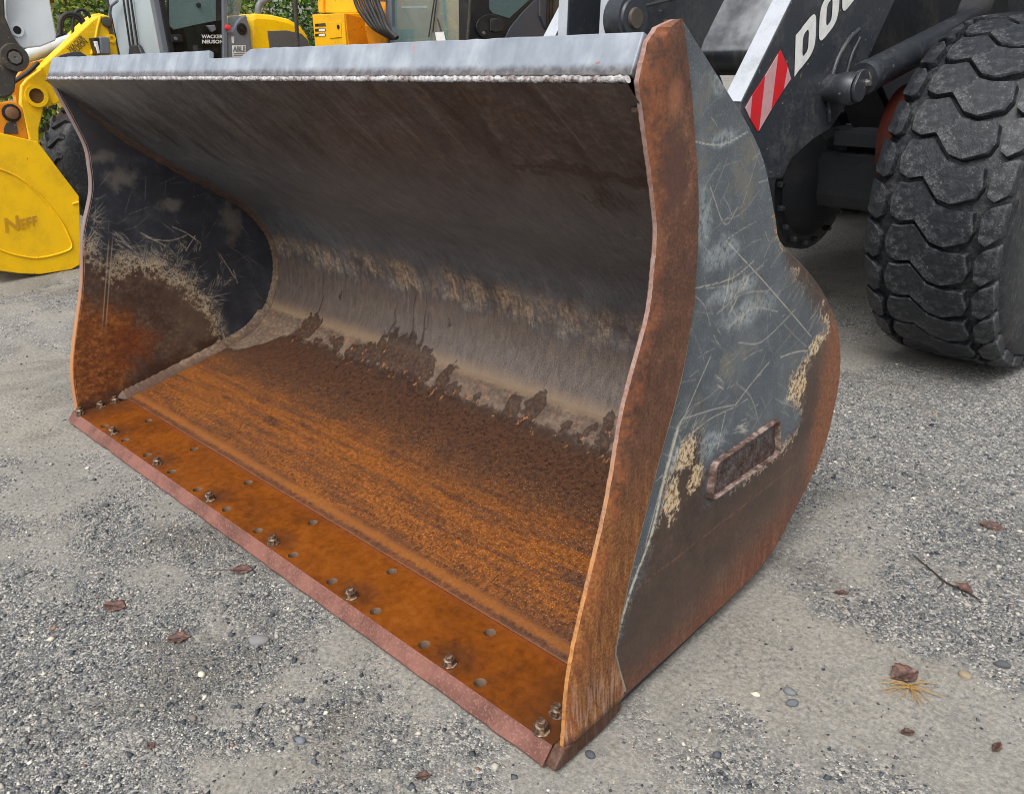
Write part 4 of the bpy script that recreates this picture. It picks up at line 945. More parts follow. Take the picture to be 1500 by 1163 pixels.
# lift cylinder
c0 = Vector(L(1264, 116, 'x', AX+.075)); c1 = Vector(L(1425, 32, 'x', AX+.075))
dc = (c1-c0).normalized(); cyl = MB()
cyl.lathe([(0, .058), (.0, .066), (.012, .070), (.05, .070), (.055, .067), ((c1-c0).length, .067)], c0, dc, 32)
cyl_o = cyl.build('lift_cylinder', m_dark, loader, smooth=35)
MB().cyl(c0+dc*.02, c0-dc*.12, .040, seg=24).build('rod', m_chrome, cyl_o, smooth=35)
e0 = c0-dc*.155; mb = MB(); mb.lathe([(-.075, .05), (-.075, .056), (-.03, .058), (.0, .066), (.035, .066), (.055, .056), (.055, .0)], e0, (1, 0, 0), 28); mb.cyl(e0+dc*.02, e0+dc*.10, .05, .043, 20)
mb.build('rod_eye', m_dark, cyl_o, smooth=35)
mb = MB(); pe = e0+Vector((.058, 0, 0))
ov = [(pe.y+.052*math.cos(a_)+(.03*math.cos(.9) if math.cos(a_-.9) > 0 else 0), pe.z+.052*math.sin(a_)+(.03*math.sin(.9) if math.cos(a_-.9) > 0 else 0)) for a_ in np.linspace(0, 2*math.pi, 28, endpoint=False)]
mb.prism(ov, 'x', pe.x, pe.x+.014); mb.build('pin_keeper', m_dark, cyl_o, bevel=.003)
b0 = Vector((pe.x+.014, pe.y+.045, pe.z+.02)); MB().lathe([(0, .017), (.004, .017), (.005, .012), (.016, .012)], b0, (1, 0, 0), 6).build('keeper_bolt', m_chrome, cyl_o)
MB().lathe([(0, .11), (.16, .11)], c1+dc*.10-Vector((.08, 0, 0)), (1, 0, 0), 28).build('cylinder_mount', m_black, loader, smooth=35)
# torque tube between the arms
prof = [(2.60, 1.46), (2.58, 1.42), (2.60, 1.37), (2.66, 1.335), (2.78, 1.32), (2.92, 1.36), (3.3, 1.75), (3.1, 2.1), (2.96, 2.05)]
t = Mat('torque_tube_paint'); v = t.obj(); n1 = t.noise(v, 4, 6, .65); n2 = t.noise(t.mp(v, (26, 4, 3)), 1.0, 5, .65); n3 = t.noise(v, 70, 4, .7)
nz2 = t.xyz(t.node('ShaderNodeNewGeometry').outputs['Normal'])[2]
lit_top = t.mul(t.mr(t.addf(nz2, t.mul(n1, .6)), .55, .95), t.mr(n1, .3, .6, .5, 1), .8)  # upward faces coloured pale: the lit top of the tube is painted in
m_tube = t.out(t.mix(lit_top, t.mix(t.mr(n2, .5, .6), srgb(34, 37, 42), srgb(58, 58, 58)), srgb(168, 172, 176)), .45, nrm=t.bump(n2, .4, .004))
mb = MB(); pr_ = smooth_line(prof+prof[:1], 4)[:-1]; mb.prism([tuple(q) for q in pr_], 'x', AX-1.215, AX-.088); mb.build('torque_tube', m_tube, loader, smooth=50)
# bell crank: two plates and the pivot boss
bcx = -1.02
bc = LP([(890, 120), (892, 60), (899, -60), (1095, -60), (1062, 0), (1032, 60), (1012, 120)], 'x', bcx)
bco = MB().prism(bc, 'x', bcx-.055, bcx).build('bell_crank', m_dark, loader, bevel=.006)
MB().prism([(a_-.02, b_) for a_, b_ in bc], 'x', bcx-.27, bcx-.215).build('bell_crank', m_dark, loader, bevel=.006)
edge_strip('crank_edge_sheen', bc[1], bc[2], bcx-.053, bcx-.002, bco); edge_strip('crank_edge_sheen', (bc[1][0]-.02, bc[1][1]), (bc[2][0]-.02, bc[2][1]), bcx-.268, bcx-.217, bco)
pb = Vector(L(922, 28, 'x', bcx+.06)); mb = MB(); mb.lathe([(-.06, .088), (.02, .088), (.02, .074), (.028, .068), (.028, 0)], pb, (1, 0, 0), 32); mb.build('pivot_boss', m_dark, bco, smooth=35)
MB().lathe([(0, .040), (.012, .036), (.012, 0)], pb+Vector((.028, 0, 0)), (1, 0, 0), 24).build('pivot_pin', paint('greasy_pin', srgb(70, 62, 54), .6, .6, scale=30), bco, smooth=35)
MB().tube([L(936, 11, 'x', bcx+.02), L(990, -2, 'x', bcx+.02)], .006, 6).build('grease_line', m_dark, bco)
# axle: differential drum, flange with bolts, tube, pad and lug
ay, az = 3.40, .77; axle = MB()
axle.lathe([(-.30, .16), (-.16, .26), (-.06, .39), (.05, .39), (.05, .405), (.15, .405), (.15, .33), (.18, .30), (.26, .22), (.30, .12), (1.10, .12)], (-1.14, ay, az), (1, 0, 0), 40)
ax_o = axle.build('front_axle', m_black, loader, smooth=35)
for k in range(18):
    a_ = 2*math.pi*k/18; MB().lathe([(0, .017), (.022, .017), (.03, .012)], (-.99, ay+.368*math.cos(a_), az+.368*math.sin(a_)), (1, 0, 0), 6).build('flange_bolt', m_dark, ax_o)
MB().prism([(ay-.16, az-.13), (ay-.19, az-.06), (ay-.19, az+.10), (ay-.15, az+.16), (ay+.16, az+.16), (ay+.19, az+.08), (ay+.17, az-.13)], 'x', -.90, -.20).build('axle_beam', m_black, loader, bevel=.02)
MB().box((-.50, ay-.06, az+.225), (.62, .26, .07)).build('axle_pad', m_dark, loader, bevel=.008)
MB().box((-.50, ay-.14, az+.13), (.55, .05, .05)).build('axle_bar', m_black, loader, bevel=.006)
mb = MB(); lg = Vector(L(1219, 212, 'y', ay-.12)); mb.ring(lg, (0, 1, 0), .038, .085, .14, 28); mb.box(lg+Vector((.02, .07, -.10)), (.15, .138, .10)); mb.build('lug', m_black, loader, smooth=35)
mb = MB(); mb.prism([(-.44, .98), (-.40, 1.20), (-.33, 1.22), (-.27, 1.12), (-.16, 1.05), (-.02, 1.03), (-.02, .98)], 'y', ay-.02, ay+.02); mb.build('axle_bracket', m_black, loader, bevel=.004)
MB().lathe([(0, .24), (.03, .25), (.10, .25), (.10, .22), (.04, .20), (.04, .0)], tuple(Vector(L(1318, 200, 'x', -.48))), (1, 0, 0), 36).build('brake_drum', m_red, loader, smooth=35)
# front frame, fender, cab body
mb = MB(); mb.prism([(3.62, .62), (3.58, 1.12), (3.1, 1.5), (3.05, 2.3), (4.6, 2.3), (4.6, .62)], 'x', -.74, -.70); mb.build('front_frame', m_black, loader, bevel=.006)
mb = MB(); mb.prism([(3.62, .62), (3.58, 1.12), (3.1, 1.5), (3.05, 2.3), (4.6, 2.3), (4.6, .62)], 'x', -1.54, -1.50); mb.build('front_frame', m_black, loader, bevel=.006)
MB().box((-1.12, 4.1, 1.1), (.74, .8, .9)).build('frame_block', m_black, loader, bevel=.02)
MB().box((-1.12, 4.6, .62), (1.0, 1.6, .12)).build('belly_shade_plate', m_black, loader, bevel=.01)  # unseen plate, added to keep the ground under the loader in shade
MB().box((-1.12, 5.6, 1.75), (2.2, 2.0, 1.3)).build('cab_base', m_black, loader, bevel=.05)
mb = MB(); mb.prism([(4.55, 1.75), (4.3, 2.4), (4.5, 3.4), (6.2, 3.4), (6.4, 1.75)], 'x', -1.75, -.5); mb.build('cab', m_dark, loader, bevel=.04)
MB().box((-1.12, 7.4, 1.5), (2.0, 2.0, 1.5)).build('engine_hood', m_dark, loader, bevel=.1)

MB().box((-1.12, 5.9, .82), (1.3, 3.2, .6)).build('rear_shade_frame', m_black, loader, bevel=.03)  # unseen box, added to block light under the rear of the loader
MB().box((-.03, 3.95, 1.78), (.60, 1.3, .05)).build('fender', m_black, loader, bevel=.015)  # above the view, added to shade the ground round the tyre
# tyre with every tread block its own piece
TX, TY, TR, TW, TZ = -.002, 3.306, .742, .262, .776
def tyre_profile(R_, W_, rim):
    return [(-W_*.92, rim), (-W_*1.02, rim+.05), (-W_*1.10, R_*.76), (-W_*1.07, R_*.90), (-W_*.985, R_*.955), (-W_*.80, R_*.985), (-W_*.4, R_*.998), (0, R_), (W_*.4, R_*.998), (W_*.80, R_*.985), (W_*.985, R_*.955), (W_*1.07, R_*.90), (W_*1.10, R_*.76), (W_*1.02, rim+.05), (W_*.92, rim)]
def tyre_mat(name, dustc, k=1.0):
    t = Mat(name); v = t.obj(); n1 = t.noise(v, 7, 6, .65); n2 = t.noise(v, 40, 6, .72); n3 = t.noise(v, 160, 4, .75)
    c = t.mix(t.mr(n2, .35, .7), srgb(28, 31, 35), srgb(46, 49, 54))
    d_ = t.mul(t.mr(t.addf(t.mul(n1, .6), t.mul(n2, .4)), .48, .74), .55*k); c = t.mix(d_, c, dustc)
    fl = t.mul(t.mr(n3, .60, .70), t.mr(t.addf(t.mul(n1, .5), t.mul(n2, .5)), .48, .62), .5*k); c = t.mix(fl, c, srgb(158, 158, 154))
    return t.out(c, .5, nrm=t.bump(t.addf(n2, n3), .5, .003), spec=.4)
m_tread = tyre_mat('tread_rubber', srgb(116, 117, 118)); m_carc = tyre_mat('dusty_carcass', srgb(92, 86, 76), 1.0)
mb = MB(); mb.lathe(tyre_profile(TR, TW, .33), (TX, TY, TZ), (1, 0, 0), 96)
tyre = mb.build('tyre', m_carc, loader, smooth=40)
mb = MB(); mb.lathe([(-.20, .335), (-.22, .36), (-.20, .34), (-.10, .31), (.04, .30), (.06, .12), (.10, .11), (.10, 0)], (TX, TY, TZ), (1, 0, 0), 48)
mb.lathe([(.04, .30), (.19, .33), (.225, .36), (.21, .335)], (TX, TY, TZ), (1, 0, 0), 48)
mb.build('rim', paint('rim_orange_red', srgb(176, 66, 36), .45, .4, srgb(110, 80, 60), 8), loader, smooth=35)
for tx_, ty_ in ((-2.24, TY), (TX, 6.35), (-2.24, 6.35)):  # unseen plain tyres, added for their shade under the loader
    MB().lathe(tyre_profile(.77, TW, .33), (tx_, ty_, TZ), (1, 0, 0), 64).build('tyre', m_carc, loader, smooth=40)
NP = 28; PA = 2*math.pi/NP
def crown(w):           # outer tread radius over the half width
    return TR*(1-.022*abs(w)**3-.014*max(0, abs(w)-.85)/.15)
def block_mesh(name, poly, depth=.033):
    """tread block from an outline (w in half widths, t in pitches) bent round the tyre about X"""
    P_ = []; n_ = len(poly)
    for i in range(n_):                     # round the outline a little
        a_, b_, c_ = np.array(poly[i-1]), np.array(poly[i]), np.array(poly[(i+1) % n_])
        P_ += [tuple(b_+(a_-b_)*.07), tuple(b_+(c_-b_)*.07)]
    cen = np.mean(P_, axis=0); V_ = []; n_ = len(P_)
    for lift, s_ in ((-.012, 1.03), (depth*.80, 1.0), (depth, .965)):
        for q in P_:
            q = cen+(np.array(q)-cen)*s_; r_ = crown(q[0])+lift; an = q[1]*PA
            V_.append((q[0]*TW, -r_*math.cos(an), r_*math.sin(an)))
    rc = crown(cen[0])+depth; V_.append((cen[0]*TW, -rc*math.cos(cen[1]*PA), rc*math.sin(cen[1]*PA)))
    F_ = [(l_*n_+i, l_*n_+(i+1) % n_, (l_+1)*n_+(i+1) % n_, (l_+1)*n_+i) for l_ in (0, 1) for i in range(n_)]+[(2*n_+i, 2*n_+(i+1) % n_, 3*n_) for i in range(n_)]
    me_ = bpy.data.meshes.new(name); me_.from_pydata(V_, [], F_); me_.materials.append(m_tread); me_.update()
    bm = bmesh.new(); bm.from_mesh(me_); bmesh.ops.recalc_face_normals(bm, faces=bm.faces); bm.to_mesh(me_); bm.free()
    return me_
low_e = [(-.62, .08), (-.44, -.05), (-.22, .03), (.06, -.46), (.28, -.56), (.60, -.38)]
zpoly = low_e+[(.66, -.12), (.61, .34)]+[(a_, b_+.89) for a_, b_ in low_e[::-1][1:-1]]+[(-.58, .86), (-.66, .45)]
blk = [block_mesh('tread_block', zpoly), block_mesh('tread_block', [(-1.03, .08), (-.84, -.08), (-.74, .03), (-.73, .54), (-.82, .76), (-1.03, .90)]), block_mesh('tread_block', [(1.03, -.20), (.86, -.42), (.75, -.30), (.74, .26), (.83, .46), (1.03, .60)])]
cb = Vector((TX, TY, TZ))-BASE[loader.name]
for k in range(NP):
    for b_ in blk:
        o = bpy.data.objects.new('tread_block', b_); COL.objects.link(o); o.parent = tyre; o.location = cb; o.rotation_euler = (-k*PA, 0, 0); BASE[o.name] = Vector()

# ------------------------------------------------------------------ YELLOW COMPACT LOADER
m_yel = paint('yellow_paint', srgb(240, 194, 8), .33, .3, srgb(180, 138, 40), 5, .12, srgb(110, 84, 40))
m_yel2 = paint('yellow_paint_weathered', srgb(236, 178, 20), .42, .25, srgb(150, 96, 30), 5, .3)
m_ylw3 = paint('orange_yellow_paint', srgb(226, 140, 12), .45, .3, srgb(130, 76, 20), 6, .4)
m_grey = paint('cab_grey', srgb(104, 110, 118), .45, .25, scale=7)
m_blk2 = paint('cab_black', srgb(26, 26, 28), .35, .2, scale=7)
m_hose = paint('hose_rubber', srgb(34, 34, 36), .55, .35, srgb(96, 90, 80), 12)
m_mud = paint('muddy_steel', srgb(62, 58, 54), .8, .8, srgb(98, 88, 74), 9, .6, srgb(130, 118, 100))
def glass(name, tint, alpha, ro=.03):
    t = Mat(name); t.b.inputs['Alpha'].default_value = alpha
    n1 = t.noise(t.obj(), 3, 4, .6)
    return t.out(tint, ro, spec=.6, Coat_Weight=.6, Coat_Roughness=.03)
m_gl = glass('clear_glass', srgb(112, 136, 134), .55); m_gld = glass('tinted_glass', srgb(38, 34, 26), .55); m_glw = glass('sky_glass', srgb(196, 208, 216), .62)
comp = thing('compact_loader', 'bright yellow compact wheel loader with glazed cab, parked behind the bucket at left', 'wheel loader', (-7.5, 2.9, 0))
SX = -7.0
X = lambda pts, v=SX: poly_px(pts, 'x', v)
def plate_x(name, pts, x0, x1, mat, parent, bevel=.004): return MB().prism(X(pts, x1), 'x', x0, x1).build(name, mat, parent, bevel=bevel)
# arm
armA = [(135, 30), (144, 24), (152, 22), (160, 24), (165, 31), (176, 95), (190, 175), (120, 190), (60, 100), (84, 77)]
arm1 = plate_x('lift_arm', armA, SX-.06, SX+.10, m_yel, comp, .012)
plate_x('lift_arm', [(a_-6, b_-2) for a_, b_ in armA], SX-.70, SX-.56, m_yel, comp, .012)
MB().tube([Vector((SX+.103, *X([q], SX+.10)[0])) for q in [(147, 24), (143, 40), (140, 56), (134, 80)]], .012, 8).build('weld_seam', m_yel, arm1, smooth=50)
pn = X([(156, 33)], SX+.1)[0]; mb = MB(); mb.lathe([(0, .045), (.02, .045), (.025, .035), (.025, 0)], (SX+.1, *pn), (1, 0, 0), 20); mb.box((SX+.108, pn[0]+.02, pn[1]-.05), (.014, .035, .10)); mb.build('pivot_pin', m_mud, arm1, smooth=35)
pn = X([(163, 57)], SX+.1)[0]; MB().ring((SX+.095, *pn), (1, 0, 0), .018, .035, .02).build('lug', m_yel, arm1, smooth=35)
xA = SX+.104
for body, a_, b_, c_ in (('WACKER', (103, 77), (124, 57), (100, 74)), ('NEUSON', (108, 82), (129, 63), (105, 79))):
    q = [Vector((xA, *X([p_], xA)[0])) for p_ in (a_, b_, c_)]
    text_on('lettering', body, q[0], q[1], q[0]+(q[2]-q[0])*1.9, (1, 0, 0), paint('dark_decal', srgb(84, 72, 30), .5), arm1, bold=.02)
# work lamp
lm = X([(146, 54), (161, 55), (163, 80), (147, 80)], SX+.22); lamp = MB().prism(lm, 'x', SX+.10, SX+.22).build('work_lamp', m_grey, comp, bevel=.012)
MB().prism(X([(137, 56), (145, 55), (147, 81), (143, 80)], SX+.215), 'x', SX+.10, SX+.215).build('lamp_bezel', m_blk2, lamp, bevel=.006)
MB().prism(X([(138.5, 61), (143, 61), (147, 79), (143.5, 79)], SX+.222), 'x', SX+.19, SX+.222).build('lamp_lens', paint('lens', srgb(228, 230, 232), .15, .1), lamp, bevel=.003)
MB().box((SX-.62, X([(60, 62)], SX-.6)[0][0], X([(60, 62)], SX-.6)[0][1]), (.2, .16, .14)).build('work_lamp', m_blk2, comp, bevel=.01)
# tilt cylinder and hoses
a_ = Vector(fpx(36, 84, 'x', SX-.15)); b_ = Vector(fpx(104, 60, 'x', SX-.15)); MB().cyl(a_, b_, .055, seg=20).build('tilt_cylinder', paint('silver_paint', srgb(190, 196, 198), .3, .2, scale=8), comp, smooth=35)
for pts, r_ in (([(88, 55), (88, 32), (96, 22), (108, 21), (120, 28), (126, 42)], .020), ([(90, 50), (92, 30), (100, 24), (112, 26), (124, 40)], .016), ([(107, 58), (107, 30), (112, 17), (122, 15), (130, 22), (134, 33)], .014), ([(78, 66), (82, 56), (90, 50), (97, 52), (100, 58)], .018), ([(84, 62), (88, 54), (94, 50)], .016), ([(56, 92), (44, 104), (30, 114), (18, 122)], .018)):
    MB().tube([Vector(q) for q in smooth_line([fpx(x_, y_, 'x', SX-.3 if y_ < 90 else SX+.12) for x_, y_ in pts], 6)], r_, 8).build('hydraulic_hose', m_hose, comp, smooth=60)
# hitch plates
plate_x('hitch_plate', [(13, 127), (41, 93), (62, 88), (80, 96), (90, 150), (50, 150), (24, 150), (22, 140)], SX-.5, SX-.42, m_ylw3, comp)
hp = plate_x('hitch_plate', [(32, 126), (40, 116), (60, 101), (78, 98), (88, 150), (74, 156), (64, 158), (60, 178), (57, 191), (58, 214), (44, 206), (37, 180), (30, 151)], SX+.02, SX+.08, m_yel, comp, .01)
pn = X([(53, 141)], SX+.09)[0]; MB().ring((SX+.06, *pn), (1, 0, 0), .062, .092, .05).build('boss', m_yel, hp, smooth=35)
MB().lathe([(0, .062), (.012, .062)], (SX+.078, *pn), (1, 0, 0), 24).build('bore', paint('bore_dark', srgb(92, 60, 10), .7), hp)
# front wheel with chevron lugs
wy, wr = 2.16, .60; wheel = MB().lathe(tyre_profile(wr, .20, .27), (SX+.03, wy, wr+.01), (1, 0, 0), 64).build('tyre', tyre_mat('small_tyre_rubber', srgb(96, 92, 86)), comp, smooth=40)
def lug_mesh():
    V_ = []; F_ = []
    for sgn in (1, -1):
        P_ = [(0, 0), (.35, .12), (1.0, .42), (1.0, .62), (.35, .34), (0, .22)]; n0 = len(V_)
        for lift, s_ in ((-.01, 1.0), (.03, .93)):
            for w_, t_ in P_:
                r_ = wr*(1-.03*w_**2)+lift; an = t_*.40; V_.append((sgn*(w_*s_+.02)*.20, -r_*math.cos(an), r_*math.sin(an)))
        F_ += [(n0+i, n0+(i+1) % 6, n0+6+(i+1) % 6, n0+6+i) for i in range(6)]+[tuple(n0+6+i for i in range(6))]
    me_ = bpy.data.meshes.new('tread_lug'); me_.from_pydata(V_, [], F_); me_.materials.append(m_tread); me_.update(); return me_
lm_ = lug_mesh()
for k in range(22):
    o = bpy.data.objects.new('tread_lug', lm_); COL.objects.link(o); o.parent = wheel; o.location = Vector((SX+.03, wy, wr+.01))-BASE[comp.name]; o.rotation_euler = (-2*math.pi*k/22, 0, 0); BASE[o.name] = Vector()
MB().lathe([(-.15, .28), (.1, .26), (.12, .10), (.16, .10), (.16, 0)], (SX+.03, wy, wr+.01), (1, 0, 0), 32).build('rim', m_grey, comp, smooth=35)
# cab: windscreen, pillars, door, rear panel
WY = 2.81
MB().box((SX-.52, 3.2, .95), (.95, 1.2, .9)).build('cab_floor', m_blk2, comp, bevel=.02)
ws = [(-8.02, 1.30), (-7.06, 1.30), (-7.06, 2.6), (-8.02, 2.6)]
MB().prism(ws, 'y', WY, WY+.008).build('windscreen', m_glw, comp)
MB().box((-8.05, WY+.02, 1.95), (.05, .06, 1.4)).build('pillar', m_blk2, comp, bevel=.01)
MB().box((-7.03, WY+.02, 1.95), (.07, .07, 1.4)).build('pillar', m_grey, comp, bevel=.012)
MB().box((-6.995, WY+.07, 1.95), (.03, .05, 1.4)).build('door_seal', m_blk2, comp, bevel=.005)
door = MB().prism(X([(246, -40), (246, 85), (325, 88), (327, -40)], SX+.01), 'x', SX-.025, SX+.002).build('door', m_blk2, comp, bevel=.004)
MB().prism(X([(249, 40), (250, 83), (322, 86), (324, 30), (290, 36), (262, 44)], SX+.008), 'x', SX+.003, SX+.008).build('door_pane', m_gld, door)
MB().prism(X([(248, -40), (248, 38), (254, 44), (290, 36), (316, 31), (316, -40)], SX+.010), 'x', SX+.003, SX+.010).build('door_window', m_gl, door)
MB().box((SX+.02, *X([(258, 57)], SX+.02)[0]), (.03, .11, .07)).build('door_handle', m_blk2, door, bevel=.008)
MB().lathe([(0, .018), (.012, .016), (.012, 0)], (SX+.034, *X([(257, 57)], SX+.034)[0]), (1, 0, 0), 12).build('lock', m_chrome, door)
MB().prism(X([(303, 38), (315, 37), (317, 44), (311, 48)], SX+.05), 'x', SX+.01, SX+.05).build('grip', m_grey, door, bevel=.006)
MB().lathe([(0, .022), (.02, .02), (.02, 0)], (SX+.012, *X([(291, 8)], SX+.02)[0]), (1, 0, 0), 14).build('knob', m_blk2, door)
xD = SX+.012
for body, a_, b_, c_ in (('WACKER', (295, 56.5), (326, 56.5), (295, 51.5)), ('NEUSON', (296, 64.0), (327, 64.0), (296, 59))):
    q = [Vector((xD, *X([p_], xD)[0])) for p_ in (a_, b_, c_)]; text_on('lettering', body, q[0], q[1], q[2], (1, 0, 0), m_white, door, bold=.03)
MB().prism(X([(326, -40), (327, 90), (334, 90), (333, -40)], SX+.03), 'x', SX-.05, SX+.03).build('pillar', m_grey, comp, bevel=.008)
MB().lathe([(0, .028), (.04, .024), (.045, 0)], (SX+.03, *X([(334, 41)], SX+.05)[0]), (1, 0, 0), 14).build('marker_lamp', paint('red_lens', srgb(214, 60, 60), .25, .05), comp, smooth=40)
rp = MB().prism(X([(334, 48), (340, 46), (346, 34), (353, 26), (361, 22), (366, 40), (371, 92), (334, 92)], SX+.02), 'x', SX-.30, SX+.02).build('rear_panel', m_grey, comp, bevel=.012)
MB().prism(X([(334, -40), (335, 42), (341, 38), (352, 22), (360, -40)], SX), 'x', SX-.02, SX-.012).build('rear_window', m_gl, comp)
MB().lathe([(0, .055), (.01, .055), (.012, .042), (.005, .040), (.005, .022), (.02, .018), (.02, 0)], (SX+.02, *X([(354, 43)], SX+.02)[0]), (1, 0, 0), 24).build('filler_cap', m_blk2, rp, smooth=35)
MB().prism(X([(339, 54), (343, 54), (343, 64), (340, 64)], SX+.024), 'x', SX+.02, SX+.024).build('sticker', m_white, rp)
stk = MB().prism(X([(340, 67), (360, 67), (361, 84), (341, 84)], SX+.024), 'x', SX+.02, SX+.024).build('sticker', m_white, rp)
q = [Vector((SX+.026, *X([p_], SX+.026)[0])) for p_ in ((341, 76), (359.5, 76), (341, 68.5))]; text_on('lettering', 'ABLE', q[0], q[1], q[2], (1, 0, 0), m_grey, rp, bold=.03)
mb = MB()
for k in range(2): mb.prism(X([(342, 78.5+k*2.6), (359, 78.5+k*2.6), (359, 79.6+k*2.6), (342, 79.6+k*2.6)], SX+.027), 'x', SX+.025, SX+.027)
mb.build('small_print', m_grey, rp)
# things seen through the windscreen: wipers, seat back
for a_, b_ in (((180, -5), (192, 78)), ((191, -5), (203, 75)), ((186, -5), (197, 78))):
    MB().tube([Vector(fpx(*a_, 'y', WY-.03)), Vector(fpx(*b_, 'y', WY-.02))], .011, 6).build('wiper_arm', m_hose, comp)
MB().prism(poly_px([(192, 66), (204, 66), (212, 84), (190, 84)], 'y', WY-.03), 'y', WY-.05, WY-.01).build('wiper_motor', m_blk2, comp, bevel=.01)
MB().prism([(-7.42, 1.3), (-7.44, 1.72), (-7.38, 1.80), (-7.12, 1.80), (-7.08, 1.3)], 'y', 3.25, 3.37).build('seat', paint('seat_cloth', srgb(70, 70, 68), .9, .5, srgb(110, 104, 92), 30), comp, bevel=.05)
MB().tube([Vector(fpx(x_, y_, 'y', WY-.06)) for x_, y_ in ((162, 60), (161, 20), (163, 9), (172, 2))], .014, 8).build('mirror_bar', m_grey, comp, smooth=50)
# hood and exhaust
hood_prof = X([(366, 95), (366, 24), (374, 20), (400, 22), (425, 28), (442, 38), (452, 52), (458, 74), (459, 95)], SX-.02)
MB().prism(hood_prof, 'x', SX-.95, SX-.02).build('hood', m_yel, comp, bevel=.05)
MB().prism(X([(392, 46), (420, 45), (442, 50), (451, 60), (455, 75), (396, 78)], SX-.015), 'x', SX-.03, SX-.012).build('hood_grille', paint('grille', srgb(84, 86, 88), .6), comp, bevel=.004)
MB().box((SX-.5, 4.1, 1.0), (.9, 1.3, 1.0)).build('rear_chassis', m_blk2, comp, bevel=.03)
MB().tube([Vector(q) for q in smooth_line([fpx(x_, y_, 'x', SX-.25) for x_, y_ in ((379, 24), (378, 14), (381, 6), (388, 1), (396, -4))], 6)], .035, 12).build('exhaust_pipe', m_grey, comp, smooth=50)

# ------------------------------------------------------------------ YELLOW EXCAVATOR
exc = thing('excavator', 'weathered yellow excavator with dark cab standing behind the middle of the bucket', 'excavator', (-5.4, 5.2, 0))
FY, EX = 4.29, -4.3
Yp = lambda pts, v=FY: poly_px(pts, 'y', v)
bx_ = Yp([(457, 22), (503, 20), (505, 75), (460, 76)])
bx_[2] = (bx_[2][0], .9); bx_[3] = (bx_[3][0], .9)
box = MB().prism(bx_, 'y', FY, FY+.9).build('storage_box', m_yel2, exc, bevel=.008)
sd = [(bx_[1][0], 1.855), (bx_[1][0], .9)]
side = MB().prism([(FY+.012, .9), (FY+.012, bx_[1][1]-.004), (FY+.55, bx_[1][1]-.12), (FY+.9, bx_[1][1]-.35), (FY+.9, .9)], 'x', bx_[1][0]+.002, bx_[1][0]+.02).build('box_side', m_ylw3, exc)
for k in range(3):
    q = Yp([(461, 35.5+k*7.3), (476, 34.5+k*7.3), (477, 38.5+k*7.3), (461.5, 39.5+k*7.3)], FY-.004); sl_ = MB().prism(q, 'y', FY-.004, FY+.0).build('vent_slot', paint('slot_dark', srgb(24, 22, 20), .8), box)
    q = Yp([(467, 35.8+k*7.3), (475.5, 35.2+k*7.3), (476, 38.6+k*7.3), (467, 39.0+k*7.3)], FY-.006); MB().prism(q, 'y', FY-.006, FY-.004).build('slot_lip', m_white if k else m_mud, sl_)
hd = MB().prism(Yp([(481, 33), (499, 32.5), (500, 55), (483, 57)], FY-.008), 'y', FY-.008, FY).build('hatch', m_yel2, box, bevel=.003)
MB().lathe([(0, .022), (.006, .02), (.006, 0)], (*[fpx(495.5, 40, 'y', FY-.01)[0]], FY-.008, fpx(495.5, 40, 'y', FY-.01)[2]), (0, -1, 0), 14).build('hatch_lock', m_blk2, hd)
up_ = Yp([(466, 20), (463, -40), (524, -40), (522, 20)], FY+.25); MB().prism(up_, 'y', FY+.25, FY+1.2).build('upper_cover', m_yel2, exc, bevel=.012)
MB().prism(Yp([(473, 20), (472, -40), (474.5, -40), (475.5, 20)], FY+.24), 'y', FY+.24, FY+.25).build('cover_seam', m_ylw3, exc)
MB().box((-5.35, FY+.9, 1.0), (2.4, 1.4, .25)).build('deck', m_blk2, exc, bevel=.02)
MB().prism([(FY+.15, 1.1), (FY+.05, 1.7), (FY+.3, 2.6), (FY+.8, 2.6), (FY+.9, 1.1)], 'x', -5.85, -5.55).build('boom', m_ylw3, exc, bevel=.02)
for k, (dx, dy) in enumerate(((0, 0), (7, -3), (14, -5), (20, -4), (27, -6), (33, -5))):
    pts = [(516+dx, -25+dy), (521+dx*.95, 4+dy), (532+dx*.85, 24+dy*.7), (548+dx*.6, 42), (572+dx*.3, 56)]
    MB().tube([Vector(q) for q in smooth_line([fpx(a_, b_, 'y', FY-.06-.015*k) for a_, b_ in pts], 6)], .020, 8).build('hydraulic_hose', m_hose, exc, smooth=60)
MB().prism(Yp([(545, 56), (551, 40), (572, 45), (572, 72), (548, 74)], FY+.1), 'y', FY+.1, FY+.4).build('swing_post', m_mud, exc, bevel=.01)
# cab front
MB().prism(Yp([(566, -40), (565, 20), (571, 62), (580, 68), (574, 40), (572, -40)], FY-.02), 'y', FY-.02, FY+.05).build('front_post', m_grey, exc, bevel=.006)
MB().prism(Yp([(548, -6), (565, -6), (565, 3), (552, 3)], FY-.04), 'y', FY-.06, FY).build('mirror_bracket', m_grey, exc, bevel=.004)
MB().prism(Yp([(573, -40), (574, 20), (578, 50), (583, 64), (672, 62), (674, -40)], FY+.02), 'y', FY+.018, FY+.024).build('front_window', m_gl, exc)
MB().prism(Yp([(671, -40), (672, 70), (686, 70), (684, -40)], FY-.01), 'y', FY-.01, FY+.06).build('front_post', m_blk2, exc, bevel=.008)
MB().tube([Vector(fpx(a_, b_, 'y', FY-.08)) for a_, b_ in ((689, -20), (688, 20), (685, 58))], .013, 8).build('handrail', m_mud, exc, smooth=50)
MB().tube([Vector(fpx(a_, b_, 'y', FY-.5)) for a_, b_ in ((431, -30), (434, 30), (438, 110))], .020, 8).build('handrail', m_mud, exc, smooth=50)
